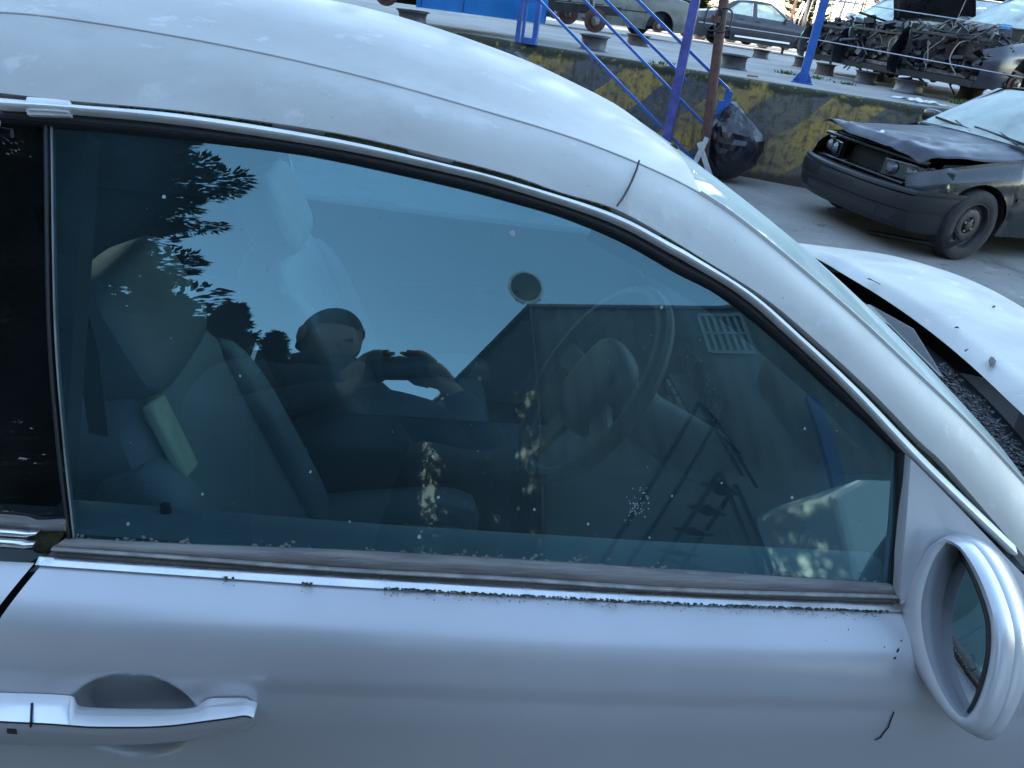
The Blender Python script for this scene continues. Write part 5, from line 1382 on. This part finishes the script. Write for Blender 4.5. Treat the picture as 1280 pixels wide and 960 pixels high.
# louvre panel high on the front, a door frame, blue upright
lv = [reflplane(x, y, K0 + fnm * .06, fnm) for x, y in ((872, 392), (926, 396), (930, 440), (878, 440))]
zt, zb = min(max(lv[0].z, lv[1].z), HS - .15), min(lv[2].z, lv[3].z)
la = K0 + fd * (lv[0] - K0).dot(fd) + fnm * .05; lb_ = K0 + fd * (lv[1] - K0).dot(fd) + fnm * .05
M['lvr'] = mat('grey_louvre', (.24, .26, .26), .6)
lvr = link('louvre_frame', MB().beam(V((la.x, la.y, zb)), V((lb_.x, lb_.y, zb)), .06, .06).beam(V((la.x, la.y, zt)), V((lb_.x, lb_.y, zt)), .06, .06).beam(V((la.x, la.y, (zt + zb) / 2)), V((lb_.x, lb_.y, (zt + zb) / 2)), .06, .05), M['lvr'], shed, smooth=False)
for k in range(7):
    p = la.lerp(lb_, k / 6); link('louvre_slat', MB().beam(V((p.x, p.y, zb)), V((p.x, p.y, zt)), (lb_ - la).length / 13, .03, fnm), M['lvr'], lvr, smooth=False)
bpx = reflplane(1022, 540, K0 + fnm * .1, fnm); bpx2 = K0 + fd * (bpx - K0).dot(fd) + fnm * .25
tag(link('upright', MB().beam(V((bpx2.x, bpx2.y, 0)), V((bpx2.x, bpx2.y, min(4.6, bpx.z + .6))), .13, .12, fnm), mat('navy_painted_steel', (.02, .05, .17), .6), bevel=.01), 'wide blue steel upright in front of the shed wall', 'post')
dr = K0 + fd * 5.2 + fnm * .012
link('door_panel', MB().prism([dr, dr + fd * 3.0, dr + fd * 3.0 + V((0, 0, 2.9)), dr + V((0, 0, 2.9))], fnm * .05), M['alu'], shed, smooth=False)
# floodlight on the corner
fl0 = K0 + (fnm + snm) * .05 + V((0, 0, HS + .07))
fl = thing('floodlight', 'round floodlight on a bracket at the shed roof corner', 'floodlight', fl0, world=True)
fc = fl0 + V((0, 0, .34)); fdirn = (V((-.35, 1, -.45))).normalized(); Rf = fdirn.to_track_quat('Z', 'Y').to_matrix()
link('lamp_body', MB().lathe([(.001, -.22), (.10, -.20), (.18, -.08), (.22, .05), (.23, .09), (.20, .10), (.19, .07)], fc, 'z', 24, rot=Rf), M['alu'], fl)
link('lamp_glass', MB().lathe([(.19, .075), (.001, .09)], fc, 'z', 24, rot=Rf), M['lamp_glass'], fl)
for s in (-1, 1): link('bracket', MB().tube([fl0 + fd * (s * .06), fl0 + fd * (s * .15) + V((0, 0, .1)), fc + fd * (s * .16)], .014, 6), M['steel'], fl)
for o in [c for c in COL.objects if c.parent == fl and c.name.startswith('lamp')]:
    for v in o.data.vertices: v.co.z = fc.z + .10 + (v.co.z - fc.z) * 1.75
# mobile steps in front of the shed
sb = reflplane(860, 700, V((0, -3.6, 0)), V((0, 1, 0))); sb = V((sb.x, sb.y, 0))
stt = thing('mobile_steps', 'tall dark steel mobile steps with handrails in front of the shed', 'steps', sb, radians(35))
for s in (-1, 1):
    link('side_frame', MB().beam((-.75, s * .3, 0), (.35, s * .3, 2.35), .035, .035).beam((.35, s * .3, 2.35), (.75, s * .3, 0), .035, .035).beam((-.75, s * .3, .9), (.3, s * .3, 3.2), .03, .03).beam((.3, s * .3, 3.2), (.5, s * .3, 2.3), .03, .03).beam((-.75, s * .3, 0), (.75, s * .3, 0.02), .03, .03).beam((-.1, s * .3, 1.4), (.6, s * .3, 1.0), .025, .025), M['rubber'], stt, smooth=False)
for k in range(9):
    t = (k + 1) / 9.5; link('tread', MB().box((lerp(-.75, .35, t), 0, 2.35 * t), (.16, .6, .025)), M['steel_dark'], stt, smooth=False)
for z, x in ((2.75, .42), (3.2, .3)): link('cross_bar', MB().beam((x, -.3, z), (x, .3, z), .03, .03), M['rubber'], stt, smooth=False)
# delivery van to the right
vr = thing('delivery_van', 'pale grey delivery van parked beside the mobile steps', 'van', (6.0, -4.2, 0), radians(8))
prof = [(-2.5, .3), (-2.55, 2.3), (-2.3, 2.5), (.9, 2.5), (1.3, 2.35), (1.75, 1.45), (2.45, 1.15), (2.6, .75), (2.6, .3)]
link('body', MB().prism([(x, -.95, z) for x, z in prof], (0, 1.9, 0)), paints['white'], vr, smooth=False, bevel=.06)
for s in (-1, 1):
    link('side_window', MB().prism([(.55, s * .953, 1.5), (1.55, s * .953, 1.5), (1.22, s * .953, 2.15), (.55, s * .953, 2.2)], (0, s * .01, 0)), M['glass_dark'], vr, smooth=False)
    link('door_joint', MB().tube([(.45, s * .955, .5), (.45, s * .955, 2.3)], .006, 4), M['dark'], vr)
    link('door_joint', MB().tube([(-1.2, s * .955, .5), (-1.2, s * .955, 2.2), (.3, s * .955, 2.2)], .006, 4), M['dark'], vr)
    for wx in (-1.6, 1.75): wheel(vr, wx, s * .86, .33, M['steel_dark'], out=s)
link('windscreen', MB().add([(1.775, -.8, 1.5), (1.775, .8, 1.5), (1.37, .75, 2.3), (1.37, -.75, 2.3)], [(0, 1, 2, 3)]), M['glass_dark'], vr)

# ------------------------------------------------------------------ conifers
M['needles'] = mat('dark_conifer_needles', (.022, .034, .014), .85, 0, col2=(.035, .05, .02), scale=4, spec=.2)
M['bark'] = mat('conifer_bark', (.05, .04, .03), .9, 0, var=.3, bump=.5, bscale=25)
def conifer(seed, H, R, dens=1.0, z0=.06):
    rnd = random.Random(seed); fol = MB(); tr = MB()
    tr.tube([(0, 0, 0), (.05, 0, H * .3), (.02, .04, H * .7), (0, 0, H)], [H * .016, H * .012, H * .006, .01], 9)
    nb = int(330 * dens)
    for i in range(nb):
        t = (i + rnd.random()) / nb; z = H * (z0 + (1 - z0) * t)
        L_ = R * (1 - t) ** .75 * rnd.uniform(.62, 1.12) * (1 + .25 * sin(t * 23 + seed)) + .15
        a = i * 2.39996 + rnd.uniform(-.3, .3); dr_ = rnd.uniform(-.05, .28)
        pts = []
        for k in range(6):
            u = k / 5
            pts.append(V((cos(a) * L_ * u, sin(a) * L_ * u, z + L_ * (dr_ * u - .28 * u * (1 - u) * 1.5 + .10 * u ** 3))))
        if z < 8.2 and H > 20 and rnd.random() < .45: continue
        if t < .9: tr.tube([pts[0], pts[2], pts[4]], [.018 + L_ * .008, .012, .004], 4, cap=False)
        n = int((34 + L_ * 100))
        for k in range(n):
            u = .12 + .88 * rnd.random() ** .75; f = u * 5; j = min(4, int(f)); p = pts[j].lerp(pts[j + 1], f - j)
            sp_ = .42 * L_ * (.25 + u * .7) * (1 - u) ** .45 + .10
            off = rnd.uniform(-1, 1); p = p + V((-sin(a) * off * sp_, cos(a) * off * sp_, rnd.uniform(-.08, .10) - .05 * abs(off)))
            dd = V((cos(a + off * .9), sin(a + off * .9), rnd.uniform(-.15, .55))).normalized(); ln = rnd.uniform(.11, .25)
            sd_ = dd.cross(V((rnd.uniform(-.6, .6), rnd.uniform(-.6, .6), 1))).normalized() * ln * rnd.uniform(.13, .24)
            fol.add([p - dd * ln * .3, p + sd_ + dd * ln * .15, p + dd * ln * .8, p - sd_ + dd * ln * .15], [(0, 1, 2, 3)])
    for k in range(int(H * 240)):                                            # dense inner twigs
        t = rnd.random() ** 1.2; z = H * (z0 + (1 - z0) * t * .93); rr_ = R * (1 - t) ** .75 * rnd.uniform(.05, .62); a = rnd.uniform(0, 2 * pi)
        if z < 8.6 and H > 15 and rnd.random() < .82: continue
        p = V((cos(a) * rr_, sin(a) * rr_, z)); d_ = V((cos(a), sin(a), rnd.uniform(-.3, .3))) * rnd.uniform(.25, .5); s_ = V((-sin(a), cos(a), rnd.uniform(-.5, .5))) * rnd.uniform(.12, .25)
        fol.add([p - d_, p + s_, p + d_, p - s_], [(0, 1, 2, 3)])
    return tr, fol
trees = []
for sdn, H, R in ((1, 22, 4.1), (2, 12, 2.7), (3, 16, 3.2)):
    t_, f_ = conifer(sdn, H, R)
    r_ = thing('conifer_tree', 'tree', 'tree', (0, 0, -50), 0, 'conifers behind the photographer')
    link('trunk', t_, M['bark'], r_); link('crown', f_, M['needles'], r_, smooth=False, fixn=False)
    trees.append(r_)
def place(k, x, y, rz, lab, sc=1):
    o = trees[k]
    if o.location.z < -10: c_ = o
    else: c_ = dup(o)
    c_.location = (x, y, 0); c_.rotation_euler = (0, 0, rz); c_.scale = (sc, sc, sc); c_['label'] = lab
    return c_
place(0, -6.25, -9.6, .3, 'tall dark conifer with long layered branches mirrored in the window')
place(1, -4.2, -15.2, 1.0, 'short dense conifer right of the tall one, tip below its branches')
place(2, -8.6, -12.5, 2.0, 'dark conifer behind and left of the tall mirrored one')
place(1, -2.6, -20.5, 2.2, 'small far conifer at the end of the mirrored tree line')
place(1, -5.5, -16.6, .7, 'bushy conifer filling the gap behind the tall mirrored one')
place(0, -10.5, -7.5, 1.7, 'tall conifer furthest towards the added shade block')
place(2, -8.2, -5.2, 4.0, 'broad conifer between the tall one and the added shade block')
place(2, -4.6, -24.0, 3.0, 'far conifer behind the short dense one')
place(1, .4, -27.0, 4.2, 'small far conifer beside the shed side wall', .8)
for k, (x, y, v) in enumerate(((-12.5, -19.5, 2), (-10.0, -18.0, 0), (-7.8, -22.0, 2), (-2.9, -18.2, 1), (-5.0, -20.0, 1), (-1.2, -24.5, 1), (-7.6, -19.0, 2))):
    place(v, x, y, k * 1.3, ['conifer at the left end of the far tree line', 'tallest conifer of the far tree line', 'dark broad conifer in the far row behind the tallest one', 'narrow conifer just behind the short dense one', 'middle-sized conifer in front of the far broad one', 'low conifer closest to the shed in the far tree line', 'broad conifer right beside the tallest of the far line'][k], [1, .9, 1.05, .8, .95, .75, 1, .8, .72, .95][k])
for k in range(14):
    place((2, 1, 2, 0)[k % 4], -6 + 5.2 * k + 1.3 * sin(k * 2.1), 62 + 3 * sin(k * 1.7) - .25 * k, k * 1.1, 'distant conifer in the row closing off the far side of the yard', .7 + .12 * sin(k * 3.3))['group'] = 'distant conifers beyond the platform'
# unseen long building, added to throw shade over the yard
wh = thing('shade_block', 'unseen long grey block added to shade the yard', 'building', (-19.5, 5.5, 0), world=True)
M['wh'] = mat('grey_sheet_cladding', (.20, .21, .22), .6, .2, var=.2, scale=.6)
link('wall', MB().box((-19.5, 5.5, 6.0), (9, 27, 12)), M['wh'], wh, smooth=False)
link('roof', MB().prism([(-24.3, -8.3, 12), (-14.7, -8.3, 12), (-19.5, -8.3, 13.2)], (0, 27.6, 0)), M['clad'], wh, smooth=False)
for k in range(5): link('roller_door', MB().box((-14.97, -5 + 5 * k, 2.2), (.08, 3.4, 4.4)), M['alu'], wh, smooth=False)

# ------------------------------------------------------------------ the photographer
HD = V((sin(YAW), cos(YAW), 0))
def body_pt(r, f, z): return V((CAM.x, CAM.y, 0)) + RT * r + HD * f + V((0, 0, z))
def skin(name, verts, edges, mt, parent, sub=2):
    me = bpy.data.meshes.new(name); me.from_pydata([tuple(v[0]) for v in verts], edges, [])
    o = bpy.data.objects.new(name, me); COL.objects.link(o); me.materials.append(mt)
    md = o.modifiers.new('skin', 'SKIN'); md.use_smooth_shade = True
    for i, v in enumerate(verts):
        sv_ = me.skin_vertices[0].data[i]; sv_.radius = (v[1], v[2] if len(v) > 2 else v[1]); sv_.use_root = (i == 0)
    o.modifiers.new('sub', 'SUBSURF').levels = sub; o.modifiers['sub'].render_levels = sub
    o.parent = parent
    if parent.get('_w'): o.matrix_parent_inverse = Matrix.Translation(-V(parent.location))
    return o
M['skin'] = mat('skin', (.22, .13, .095), .55, 0, var=.1, scale=20)
M['hair'] = mat('dark_short_hair', (.02, .017, .014), .7, 0, bump=.5, bscale=150)
M['jacket'] = mat('dark_jacket_cloth', (.022, .024, .028), .8, 0, var=.3, scale=9, bump=.3, bscale=40)
M['jeans'] = mat('dark_jeans', (.03, .038, .06), .85, 0, var=.2)
M['phone'] = mat('black_phone', (.01, .01, .012), .25, 0)
PHC = CAM - FW * .035 - IR * .022
pers = thing('person', 'person in dark jacket holding up a phone with both hands, mirrored in the window', 'person', body_pt(-.17, -.45, 0), world=True)
HDC = body_pt(-.185, -.16, 1.872)
pel = body_pt(-.16, -.46, .95)
# head: skull, face, nose, ears, on a neck; hands with five fingers
hm = MB()
faced = (CAM - HDC).normalized(); faced = (HD * .9 + RT * .42 - UZ * .18).normalized()
fr_ = faced.cross(UZ).normalized(); fu = fr_.cross(faced)
def hp(x, y, z): return HDC + fr_ * x + faced * y + fu * z
rows = []
for i in range(17):
    a = -pi / 2 + pi * i / 16; zz = sin(a); rr_ = cos(a)
    row = []
    for k in range(24):
        b = 2 * pi * k / 24
        x = .077 * rr_ * cos(b); y = .097 * rr_ * sin(b); z = .118 * zz
        if zz < 0: x *= 1 - .22 * zz * zz; y *= 1 - .10 * zz * zz
        if sin(b) > .6 and -.75 < zz < .1: y += .006 * sin((zz + .75) / .85 * pi) - (.010 if abs(zz) < .12 and .2 < abs(cos(b)) < .55 else 0)
        row.append(hp(x, y, z))
    rows.append(row)
hm.grid(rows, closed=True)
hm.add([hp(0, .093, .012), hp(-.017, .095, -.032), hp(0, .122, -.026), hp(.017, .095, -.032)], [(0, 1, 2), (0, 2, 3), (1, 3, 2)])
for s in (-1, 1): squad(hm, hp(s * .080, -.008, -.006), (.010, .022, .032), .7, .7, Matrix((fr_, faced, fu)).transposed(), 10, 6)
hm.tube([hp(0, -.02, -.06), body_pt(-.175, -.22, 1.72), body_pt(-.17, -.26, 1.64)], [.055, .058, .07], 14)
def hand(c, along, palm_n, sgn):
    al = along.normalized(); pn = palm_n.normalized(); ac = al.cross(pn) * sgn
    squad(hm, c - al * .0, (.045, .042, .015), .5, .5, Matrix((al, ac, pn)).transposed(), 12, 8)
    for k, (o_, ln) in enumerate(((.030, .062), (.011, .072), (-.009, .068), (-.028, .054))):
        b = c + al * .040 + ac * o_
        hm.tube([b, b + al * ln * .45 + pn * .008, b + al * ln * .72 + pn * .026, b + al * ln * .78 + pn * .046], [.0095, .009, .0085, .006], 7)
    b = c - al * .02 + ac * .038
    hm.tube([b, b + ac * .022 + al * .022 + pn * .012, b + ac * .024 + al * .052 + pn * .022, b + ac * .02 + al * .066 + pn * .026], [.013, .0115, .010, .007], 7)
hR = PHC + IR * .098 - IU * .020 - FW * .012; hL = PHC - IR * .098 - IU * .022 - FW * .012
hand(hR, (IU * .75 - IR * .5), FW * .8 - IR * .6, 1); hand(hL, (IU * .75 + IR * .5), FW * .8 + IR * .6, -1)
shR, shL = body_pt(.08, -.24, 1.63), body_pt(-.42, -.20, 1.70)
elR, elL = body_pt(.26, -.13, 1.52), body_pt(-.46, -.10, 1.48)
wrR, wrL = hR - IU * .045 + IR * .035, hL - IU * .045 - IR * .03
hm.tube([elR.lerp(wrR, .75), wrR, hR], [.035, .028, .024], 10); hm.tube([elL.lerp(wrL, .75), wrL, hL], [.035, .028, .024], 10)
link('body', hm, M['skin'], pers, angle=70)
hb = MB(); rows = []
for i in range(10):
    a = lerp(.05, pi / 2, i / 9); row = []
    for k in range(24):
        b = 2 * pi * k / 24; f_ = .0 if sin(b) < .35 else -.0
        lowr = .30 * max(0, sin(b)) if i == 0 else 0
        zz = sin(a) + lowr; rr_ = cos(a)
        row.append(hp(.082 * rr_ * cos(b), .102 * rr_ * sin(b) - .004, .124 * min(1, zz)))
    rows.append(row)
row0 = [hp(.080 * cos(2 * pi * k / 24), min(.075, .100 * sin(2 * pi * k / 24)) - .006, (.045 if sin(2 * pi * k / 24) > .3 else -.045)) for k in range(24)]
hb.grid([row0] + rows, closed=True); link('hair', hb, M['hair'], pers)
jv = [(body_pt(-.16, -.46, 1.0), .165, .12), (body_pt(-.15, -.40, 1.25), .18, .13), (body_pt(-.15, -.30, 1.48), .22, .14), (body_pt(-.16, -.245, 1.65), .16, .10), (body_pt(-.172, -.22, 1.745), .085, .085),
      (shR, .082), (elR, .062), (elR.lerp(wrR, .98), .042), (shL, .082), (elL, .062), (elL.lerp(wrL, .98), .042)]
jk = skin('jacket', jv, [(0, 1), (1, 2), (2, 3), (3, 4), (3, 5), (5, 6), (6, 7), (3, 8), (8, 9), (9, 10)], M['jacket'], pers)
col_ = MB().grid([[body_pt(-.172 + .085 * cos(2 * pi * k / 20), -.215 + .085 * sin(2 * pi * k / 20), 1.73) + V((0, 0, 0)) for k in range(20)], [body_pt(-.172 + .105 * cos(2 * pi * k / 20), -.205 + .10 * sin(2 * pi * k / 20), 1.79 + .012 * cos(4 * pi * k / 20)) for k in range(20)]], closed=True)
link('collar', col_, M['jacket'], jk, solid=.012)
for c_ in [o for o in COL.objects if o.name.startswith('collar')]: c_.matrix_parent_inverse = Matrix.Identity(4)
tv = [(body_pt(-.16, -.46, 1.0), .15, .11), (body_pt(-.07, -.45, .90), .095), (body_pt(-.05, -.43, .50), .07), (body_pt(-.05, -.45, .09), .055), (body_pt(-.25, -.45, .90), .095), (body_pt(-.27, -.43, .50), .07), (body_pt(-.27, -.45, .09), .055)]
skin('trousers', tv, [(0, 1), (1, 2), (2, 3), (0, 4), (4, 5), (5, 6)], M['jeans'], pers)
for r_ in (-.05, -.27): link('shoe', squad(MB(), body_pt(r_, -.40, .045), (.05, .14, .045), .6, .6, Matrix.Rotation(-YAW, 3, 'Z')), M['rubber'], pers)
ph = MB(); ph.v = []
for sx_ in (-1, 1):
    for sy_ in (-1, 1):
        for sz_ in (-1, 1): ph.v.append(tuple(PHC + IR * (sx_ * .08) + IU * (sy_ * .0375) + FW * (sz_ * .004)))
ph.f = [(0, 1, 3, 2), (4, 6, 7, 5), (0, 4, 5, 1), (2, 3, 7, 6), (0, 2, 6, 4), (1, 5, 7, 3)]
tag(link('phone', ph, M['phone'], smooth=False, bevel=.003), 'black phone held up sideways in both hands', 'phone')
for o in list(COL.objects):
    for k in ('_w', '_P'):
        if k in o: del o[k]
